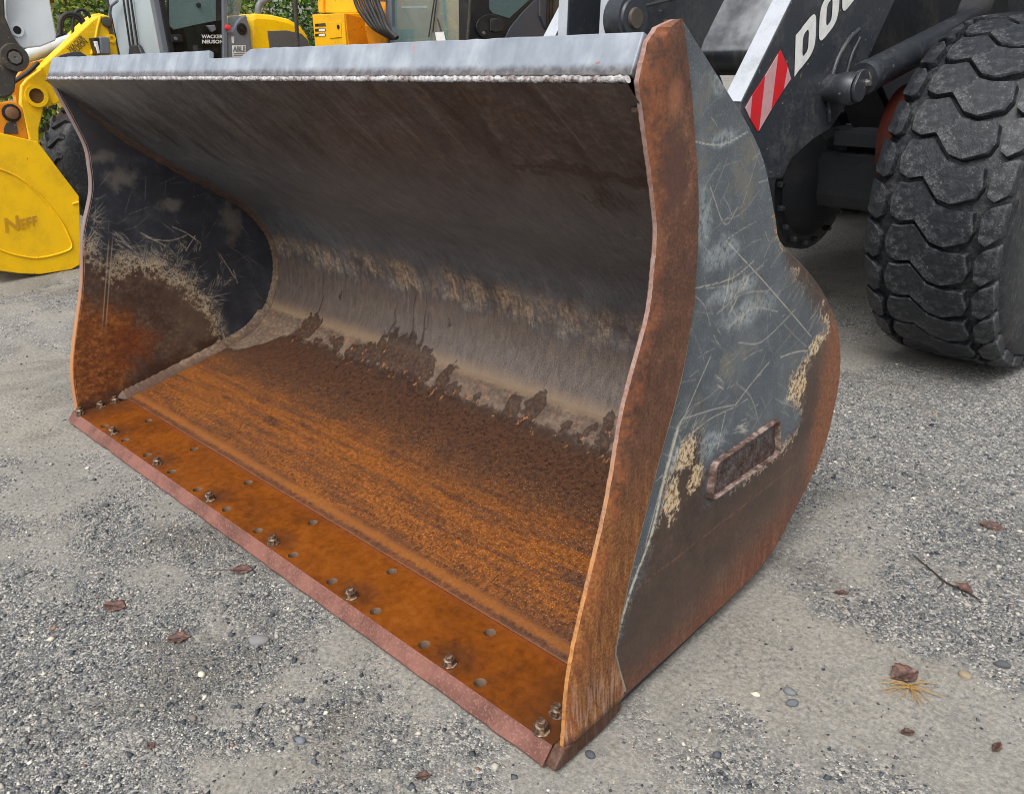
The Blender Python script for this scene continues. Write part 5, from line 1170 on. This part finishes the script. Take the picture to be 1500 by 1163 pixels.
MB().prism(Yp([(577, 10), (620, 9), (622, 12), (577, 13)], FY+.3), 'y', FY+.3, FY+.34).build('sun_blind_bar', m_white, exc)
MB().prism([(-5.0, 1.3), (-5.02, 1.72), (-4.9, 1.95), (-4.72, 1.95), (-4.62, 1.3)], 'y', FY+.55, FY+.68).build('seat', paint('operator_seat', srgb(120, 132, 128), .8, .3, scale=20), exc, bevel=.05)
MB().prism([(-5.4, .95), (-5.4, 2.8), (-4.4, 2.8), (-4.4, .95)], 'y', FY+1.0, FY+1.05).build('cab_back', paint('cab_lining', srgb(70, 82, 78), .8, .3, scale=12), exc)
for a_, b_ in (((637, -5), (628, 55)), ((640, -5), (634, 48)), ((641, 28), (646, 46))):
    MB().tube([Vector(fpx(*a_, 'y', FY-.005)), Vector(fpx(*b_, 'y', FY-.005))], .006, 6).build('wiper_arm', m_hose, exc)
tagp = MB().prism(Yp([(637.5, 48), (650, 47), (653, 60), (640, 61)], FY+.005), 'y', FY+.002, FY+.005).build('paper_tag', m_white, exc)
# cab door side
XE = lambda pts, v=EX: poly_px(pts, 'x', v)
dr = MB().prism(XE([(688, -40), (687, 72), (812, 72), (818, -40)]), 'x', EX-.05, EX).build('door', m_blk2, exc, bevel=.006)
MB().prism(XE([(717, -40), (717, 14), (722, 20), (746, 27), (778, -2), (780, -40)], EX+.004), 'x', EX+.001, EX+.004).build('door_window', m_gl, dr)
MB().prism(XE([(740, 56), (748, 40), (766, 18), (784, 0), (790, -20), (815, -40), (806, 68), (733, 70)], EX+.012), 'x', EX+.001, EX+.012).build('door_panel', paint('slate_panel', srgb(66, 70, 80), .4, .2, scale=6), dr, bevel=.006)
lt = [(EX+.016, *XE([(719+21*math.cos(a_), 40+19*math.sin(a_))], EX+.016)[0]) for a_ in np.linspace(0, 6.283, 22, endpoint=False)]
MB().prism([(q[1], q[2]) for q in lt], 'x', EX+.001, EX+.016).build('latch_bezel', m_blk2, dr, bevel=.006)
MB().prism(XE([(719, 28), (730, 27), (738, 34), (738, 45), (728, 48), (719, 46)], EX+.030), 'x', EX+.016, EX+.030).build('latch_handle', m_hose, dr, bevel=.008)
MB().lathe([(0, .016), (.008, .014), (.008, 0)], (EX+.016, *XE([(709, 49)], EX+.02)[0]), (1, 0, 0), 14).build('latch_lock', m_chrome, dr)
lv = MB().prism(XE([(791, -40), (791, 24), (798, 42), (812, 47), (846, 42), (858, -40)], EX+.03), 'x', EX-.25, EX+.03).build('louvre_panel', paint('louvre_slate', srgb(58, 62, 72), .4, .2, scale=6), exc, bevel=.012)
for k in range(3): MB().prism(XE([(803+k*4, -40), (801+k*4, 40), (803+k*4, 41), (805+k*4, -40)], EX+.038), 'x', EX+.03, EX+.038).build('louvre', m_blk2, lv)
for k in range(3): MB().prism(XE([(818, 16+k*9), (840, 6+k*9), (840, 9+k*9), (818, 19+k*9)], EX+.038), 'x', EX+.03, EX+.038).build('louvre', m_blk2, lv)
MB().box((-5.0, 6.6, 1.6), (2.6, 1.6, 1.2)).build('counterweight', m_yel2, exc, bevel=.1)
MB().box((-5.3, 5.4, .42), (2.5, 3.2, .84)).build('undercarriage', m_mud, exc, bevel=.1)

# ------------------------------------------------------------------ WHITE EXCAVATOR ARM WITH YELLOW DITCHING BUCKET
wa = thing('white_excavator', 'white excavator with muddy dark bucket linkage, only its arm tip in view at left', 'excavator', (-5.9, 1.0, 1.2))
WX = -5.72
m_wht = paint('white_paint', srgb(226, 230, 232), .35, .15, srgb(170, 168, 160), 5)
aw = MB().prism(poly_px([(16, -60), (9, 0), (8, 18), (12, 40), (24, 62), (33, 72), (60, 69), (82, 60), (83, 52), (73, 0), (62, -60)], 'x', WX), 'x', WX-.28, WX).build('arm', m_wht, wa, bevel=.01)
pn = poly_px([(24.5, 45)], 'x', WX)[0]; MB().ring((WX-.01, *pn), (1, 0, 0), .028, .044, .025).build('boss', m_wht, wa, smooth=35)
MB().lathe([(0, .028), (.004, .028)], (WX+.002, *pn), (1, 0, 0), 20).build('bore', m_blk2, wa)
lk = MB().prism(poly_px([(-30, -60), (12, -60), (7, 0), (8, 25), (18, 50), (33, 72), (37, 88), (30, 102), (24, 112), (22, 135), (14, 142), (-30, 150)], 'x', WX+.08), 'x', WX+.002, WX+.08).build('link', m_mud, wa, bevel=.012)
pn = poly_px([(21, 85)], 'x', WX+.1)[0]; mb = MB(); mb.lathe([(-.30, .085), (.03, .095), (.05, .090), (.05, .056), (.035, .05), (.035, 0)], (WX+.07, *pn), (1, 0, 0), 32); pin = mb.build('link_pin', m_mud, wa, smooth=35)
mb = MB(); mb.lathe([(0, .046), (.02, .042), (.02, .012), (.012, 0)], (WX+.105, *pn), (1, 0, 0), 8); mb.build('pin_head', paint('pin_head', srgb(96, 92, 86), .6, .6, scale=40), wa)
MB().cyl((WX+.02, *poly_px([(4, 86)], 'x', WX)[0]), (WX+.075, *poly_px([(4, 86)], 'x', WX)[0]), .07, seg=24).build('bush', paint('bush', srgb(150, 148, 144), .4, .4), wa, smooth=35)
db = thing('ditching_bucket', 'yellow excavator bucket with raised lettering on its oval ribbed side, at the left edge', 'bucket', (-6.2, .8, 0))
BX = -5.6
sp = poly_px([(-60, 210), (0, 195), (55, 208), (66, 222), (90, 254), (116, 288), (118, 340), (117, 388), (105, 395), (60, 402), (30, 401), (0, 397), (-40, 385), (-75, 350), (-85, 280)], 'x', BX)
m_ny = paint('bucket_yellow', srgb(246, 194, 0), .36, .35, srgb(190, 140, 20), 7, .15, srgb(130, 92, 30))
spo = MB().prism(sp, 'x', BX-.03, BX).build('side_plate', m_ny, db, bevel=.006)
shell = MB().prism([(a_*.96+.04*.7, max(b_*.96+.02, .015)) for a_, b_ in sp], 'x', BX-1.3, BX-.032).build('bowl', m_ny, db, bevel=.01)
MB().prism(sp, 'x', BX-1.333, BX-1.303).build('side_plate', m_ny, db, bevel=.006)
oval = smooth_line([(BX+.002, *poly_px([q], 'x', BX)[0]) for q in [(-40, 236), (0, 248), (30, 262), (60, 288), (88, 322), (100, 345), (105, 362), (92, 370), (64, 377), (40, 377), (0, 366), (-40, 340)]], 6)
MB().tube([Vector(q) for q in oval], .0075, 8).build('side_rib', m_ny, spo, smooth=50)
MB().tube([Vector((BX+.002, *poly_px([q], 'x', BX)[0])) for q in [(106, 299), (110, 298), (115, 296.5)]], .009, 8).build('edge_tab', m_ny, spo, smooth=50)
ear = MB().prism(poly_px([(-40, 200), (-30, 150), (4, 150), (14, 148), (26, 150), (34, 160), (38, 180), (43, 206)], 'x', BX-.04), 'x', BX-.12, BX-.04).build('ear', m_ylw3, db, bevel=.01)
pn = poly_px([(17, 166)], 'x', BX-.03)[0]; MB().lathe([(0, .062), (.012, .062), (.014, .052)], (BX-.04, *pn), (1, 0, 0), 24).build('grease_ring', m_blk2, db, smooth=35)
MB().lathe([(0, .044), (.03, .042), (.036, .03), (.036, 0)], (BX-.035, *pn), (1, 0, 0), 20).build('ear_pin', paint('rusty_pin', srgb(112, 78, 54), .7, .6, srgb(160, 110, 50), 30), db, smooth=35)
MB().prism(poly_px([(6, 188), (10, 180), (24, 180), (27, 197), (6, 196)], 'x', BX-.033), 'x', BX-.04, BX-.034).build('mud_patch', m_mud, db)
q = [Vector((BX+.003, *poly_px([p_], 'x', BX+.003)[0])) for p_ in ((8, 341), (55, 330), (6, 320))]
text_on('raised_letter', 'N', q[0], q[0]+(q[1]-q[0])*.42, q[2], (1, 0, 0), paint('letter_yellow', srgb(200, 146, 0), .5), spo, bold=.02)
s0 = q[0]+(q[1]-q[0])*.47; text_on('raised_letter', 'EFF', s0, q[1], s0+(q[2]-q[0])*.68, (1, 0, 0), paint('letter_yellow', srgb(200, 146, 0), .5), spo, bold=.02)

# ------------------------------------------------------------------ SHRUBS BEHIND
def shrub(name, label, x, y, rx, h, n, cols, seed):
    rg = np.random.default_rng(seed)
    root = thing(name, label, 'shrub', (x, y, 0), group='shrubs along the back of the yard')
    d_ = rg.normal(size=(n, 3)); d_ /= np.linalg.norm(d_, axis=1)[:, None]
    rad = rg.random(n)**.35; cl = rg.normal(size=(60, 3)); cl /= np.linalg.norm(cl, axis=1)[:, None]
    lump = 1+.28*(np.max(d_ @ cl.T, axis=1)-.85)*5
    P_ = d_*(rad*lump)[:, None]*np.array([rx, rx*.8, h*.5])+np.array([x, y, h*.52])
    P_ = P_[P_[:, 2] > .05]; n = len(P_)
    s_ = rg.uniform(.035, .075, n); a_ = rg.normal(size=(n, 3)); a_ /= np.linalg.norm(a_, axis=1)[:, None]; b_ = np.cross(a_, rg.normal(size=(n, 3))); b_ /= np.linalg.norm(b_, axis=1)[:, None]; nn = np.cross(a_, b_)
    V_ = np.stack([P_-a_*s_[:, None], P_+b_*s_[:, None]*.5+nn*s_[:, None]*.12, P_+a_*s_[:, None], P_-b_*s_[:, None]*.5+nn*s_[:, None]*.12], 1)
    me_ = bpy.data.meshes.new('crown'); me_.vertices.add(n*4); me_.vertices.foreach_set('co', V_.reshape(-1).astype(np.float32))
    me_.loops.add(n*4); me_.loops.foreach_set('vertex_index', np.arange(n*4, dtype=np.int32)); me_.polygons.add(n); me_.polygons.foreach_set('loop_start', np.arange(0, n*4, 4, dtype=np.int32)); me_.polygons.foreach_set('loop_total', np.full(n, 4, np.int32))
    at = me_.attributes.new('tone', 'FLOAT', 'POINT'); at.data.foreach_set('value', np.repeat(rg.random(n), 4).astype(np.float32)); me_.update(calc_edges=True)
    t = Mat('leaves'); tn = t.attr('tone'); tr = t.node('ShaderNodeBsdfTranslucent')
    c = t.ramp(tn, cols); t.out(c, .5, spec=.4)
    mx = t.node('ShaderNodeMixShader'); mx.inputs[0].default_value = .3; t.set(tr.inputs[0], c)
    t.t.links.new(t.b.outputs[0], mx.inputs[1]); t.t.links.new(tr.outputs[0], mx.inputs[2]); t.t.links.new(mx.outputs[0], t.t.nodes['Material Output'].inputs[0])
    finish('crown', me_, t.mat, root)
    mb = MB()
    for k in range(6):
        an = k*1.05+seed; mb.tube([(x, y, 0), (x+.25*rx*math.cos(an), y+.25*rx*math.sin(an), h*.35), (x+.6*rx*math.cos(an), y+.5*rx*math.sin(an), h*.8)], [.05, .035, .012], 6)
    mb.build('stems', paint('bark', srgb(86, 74, 60), .9), root)
G1 = [(0, srgb(40, 62, 20)), (.4, srgb(84, 112, 30)), (.75, srgb(130, 150, 46)), (.93, srgb(170, 170, 70)), (1, srgb(150, 60, 30))]
G2 = [(0, srgb(28, 46, 16)), (.45, srgb(60, 92, 28)), (.85, srgb(112, 146, 50)), (1, srgb(150, 170, 80))]
shrub('shrub', 'mottled olive shrub with reddish leaves behind the white excavator arm', -16.5, 4.6, 2.2, 4.2, 14000, G1, 1)
shrub('shrub', 'olive shrub seen between white arm and compact loader cab', -16.8, 7.6, 2.2, 4.4, 14000, G1, 2)
shrub('shrub', 'dark green shrub seen through the compact loader cab windows', -15.2, 10.6, 2.2, 4.2, 12000, G2, 3)
shrub('shrub', 'bright green shrub in the gap between compact loader hood and excavator', -13.4, 12.4, 2.3, 4.6, 16000, G2, 4)
shrub('shrub', 'green shrub behind the weathered yellow excavator', -10.6, 14.2, 2.2, 4.2, 10000, G2, 5)

# ------------------------------------------------------------------ SMALL THINGS ON THE GROUND
def gz(x, y): return float(ground_height(np.array([x]), np.array([y]))[0])
m_leaf = Mat('dead_leaf'); v = m_leaf.obj(); n1 = m_leaf.noise(v, 60, 5, .65)
m_leaf = m_leaf.out(m_leaf.ramp(n1, [(.3, srgb(52, 37, 33)), (.5, srgb(84, 60, 52)), (.7, srgb(120, 90, 78))]), .6, nrm=m_leaf.bump(n1, .5, .002))
def leaf(label, x, y, L_, W_, rz, seed, curl=.2, stem=0.0):
    L_ *= 1.25; W_ *= 1.4; curl *= .7
    rg = np.random.default_rng(seed); n_ = 12; V_ = []; F_ = []; m_ = 7
    for i in range(n_+1):
        t_ = i/n_; w_ = W_*math.sin(math.pi*min(1, t_*1.04+.02))**.7*(1+rg.normal(0, .14))
        for k in range(m_):
            s_ = (k/(m_-1)-.5); V_.append(((t_-.5)*L_, s_*w_, .004+abs(s_)*w_*curl+.12*L_*(t_-.5)**2+rg.normal(0, .0012)-.003*(k == 3)))
    for i in range(n_):
        for k in range(m_-1): F_.append((i*m_+k, (i+1)*m_+k, (i+1)*m_+k+1, i*m_+k+1))
    root = thing('dead_leaf', label, 'leaf', (0, 0, 0)); root.location = (x, y, gz(x, y)); root.rotation_euler = (0, 0, rz)
    me_ = bpy.data.meshes.new('blade'); me_.from_pydata(V_, [], F_); me_.update()
    o = finish('blade', me_, m_leaf, root, smooth=60); so_ = o.modifiers.new('thick', 'SOLIDIFY'); so_.thickness = .0009
    mb = MB(); mb.tube([(-L_*.5-max(stem, .004), .002, .003), (-L_*.5-stem*.4, 0, .004), (-L_*.4, 0, .005), (L_*.42, 0, .0055)], .0011, 6); mb.build('stalk', m_leaf, root)
    return root
leaf('flat reddish brown leaf at the far left of the near gravel', -.972, -.449, .062, .040, .5, 1, .15)
leaf('crumpled reddish leaf in front of the cutting edge, left of the grey stone', -.686, -.388, .050, .034, .9, 2, .3)
leaf('brown leaf with long stalk close under the cutting edge', -.863, -.093, .055, .034, .75, 3, .2, .07)
leaf('tiny brown leaf scrap near the bottom left corner', -.366, -.611, .020, .014, .3, 4)
leaf('small curled brown leaf on the gravel right below the cutting edge', .183, -.23, .030, .016, .9, 5, .4)
leaf('pinkish flat leaf near the tyre at the right edge', .819, 1.677, .060, .036, .2, 6, .2)
leaf('dark brown curled leaf lying on pine needles', .862, .795, .060, .048, 1.0, 7, .5)
leaf('small wine red leaf below the pine needle leaf', .935, .615, .026, .015, .8, 8, .3)
leaf('dark leaf scrap right of the bucket heel', .60, 1.02, .032, .014, .6, 9, .3)
leaf('thin brown leaf scrap at the lower right edge', 1.10, .70, .03, .014, 1.5, 10, .3)
nd = thing('pine_needles', 'small fan of dry yellowish pine needles under the curled leaf', 'pine needles', (.89, .76, gz(.89, .76)))
m_needle = paint('dry_needle', srgb(168, 132, 72), .6, .2, scale=50)
random.seed(9)
for k in range(30):
    a_ = random.uniform(-2.9, 1.2); l_ = random.uniform(.03, .085); z0 = gz(.89, .76)+.004
    p_ = Vector((.885+random.uniform(-.01, .01), .765+random.uniform(-.01, .01), z0)); MB().tube([p_, p_+Vector((math.cos(a_)*l_*.5, math.sin(a_)*l_*.5, .008)), p_+Vector((math.cos(a_)*l_, math.sin(a_)*l_, random.uniform(0, .006)))], .0008, 5).build('needle', m_needle, nd)
tw = thing('twig', 'thin dark forked twig with withered leaf on the gravel at right', 'twig', (.80, 1.25, gz(.8, 1.25)))
m_twig = paint('twig_bark', srgb(60, 46, 40), .8)
P_ = [(x_, y_, gz(x_, y_)+.006) for x_, y_ in smooth_line([(.690, 1.335), (.745, 1.30), (.80, 1.262), (.86, 1.25), (.905, 1.232)], 4)]
MB().tube([Vector(q) for q in P_], tuple([.0022]*len(P_)), 6).build('stem', m_twig, tw, smooth=60)
MB().tube([Vector((.80, 1.262, gz(.8, 1.26)+.006)), Vector((.805, 1.235, gz(.8, 1.23)+.008)), Vector((.80, 1.215, gz(.8, 1.21)+.005))], .002, 6).build('side_twig', m_twig, tw, smooth=60)
mb = MB(); mb.add([(.83, 1.262, .010), (.86, 1.276, .016), (.885, 1.25, .008), (.855, 1.235, .012)], [(0, 1, 2, 3)]); o = mb.build('withered_leaf', m_leaf, tw); so_ = o.modifiers.new('thick', 'SOLIDIFY'); so_.thickness = .001
def stone(label, x, y, r_, sq, cols, seed, rz=0.0):
    bm = bmesh.new(); bmesh.ops.create_icosphere(bm, subdivisions=3, radius=1.0); rg = np.random.default_rng(seed)
    ax = rg.normal(size=(7, 3)); ax /= np.linalg.norm(ax, axis=1)[:, None]; cut = rg.uniform(.62, .95, 7)
    for q in bm.verts:
        c_ = np.array(q.co)
        for a_, k_ in zip(ax, cut):
            d_ = c_ @ a_
            if d_ > k_: c_ = c_-a_*(d_-k_)*.8
        q.co = Vector(c_*np.array(sq)*r_)
    me_ = bpy.data.meshes.new('stone'); bm.to_mesh(me_); bm.free()
    t = Mat('stone'); v = t.obj(); n1 = t.noise(v, 40, 5, .65); n2 = t.noise(v, 220, 4, .7)
    mt = t.out(t.mix(t.addf(t.mul(n1, .5), t.mul(n2, .5)), srgb(*cols[0]), srgb(*cols[1])), .8, nrm=t.bump(t.addf(n1, n2), .5, .002))
    o = finish('stone', me_, mt, smooth=60); o.location = (x, y, gz(x, y)+r_*sq[2]*.35); o.rotation_euler = (0, 0, rz); tag(o, label, 'stone', 'loose stones on the yard'); return o
stone('smooth grey pebble in front of the cutting edge, largest on the left', -.517, -.239, .028, (1.2, .75, .5), ((100, 99, 100), (138, 136, 136)), 1, .8)
stone('pale cream stone chip below the smooth grey pebble', -.506, -.413, .010, (1.1, .9, .8), ((196, 186, 160), (226, 216, 190)), 2)
stone('small slate grey stone on the gravel below the middle of the cutting edge', -.116, -.36, .013, (1.1, .8, .7), ((90, 95, 102), (122, 126, 132)), 3, .4)
stone('rounded tan stone right of the pine needles', .973, .889, .013, (1.2, .9, .8), ((120, 108, 84), (160, 146, 120)), 4)
stone('dark grey oval stone, nearer one of the pair right of the bucket foot', .695, .517, .014, (1.2, .8, .7), ((72, 75, 79), (106, 109, 112)), 5, 1.0)
stone('lighter grey stone, farther one of the pair right of the bucket foot', .672, .553, .015, (1.1, .9, .6), ((92, 95, 99), (126, 128, 131)), 6, .2)
stone('black angular stone at the right edge beside tan stone', 1.03, .99, .016, (1.3, .8, .7), ((50, 52, 56), (96, 98, 100)), 7, .3)
stone('cream oval pebble on the bare patch right of the bucket foot', .612, .49, .009, (1.4, .8, .6), ((206, 200, 176), (228, 222, 200)), 8, .4)
stone('dark grey stone lying beside the foot of the bucket', .424, .069, .011, (1.2, .9, .8), ((50, 53, 58), (88, 91, 96)), 9)
stone('brownish stone near the bottom left corner', -.38, -.50, .009, (1.2, .9, .7), ((98, 88, 82), (130, 120, 112)), 10)
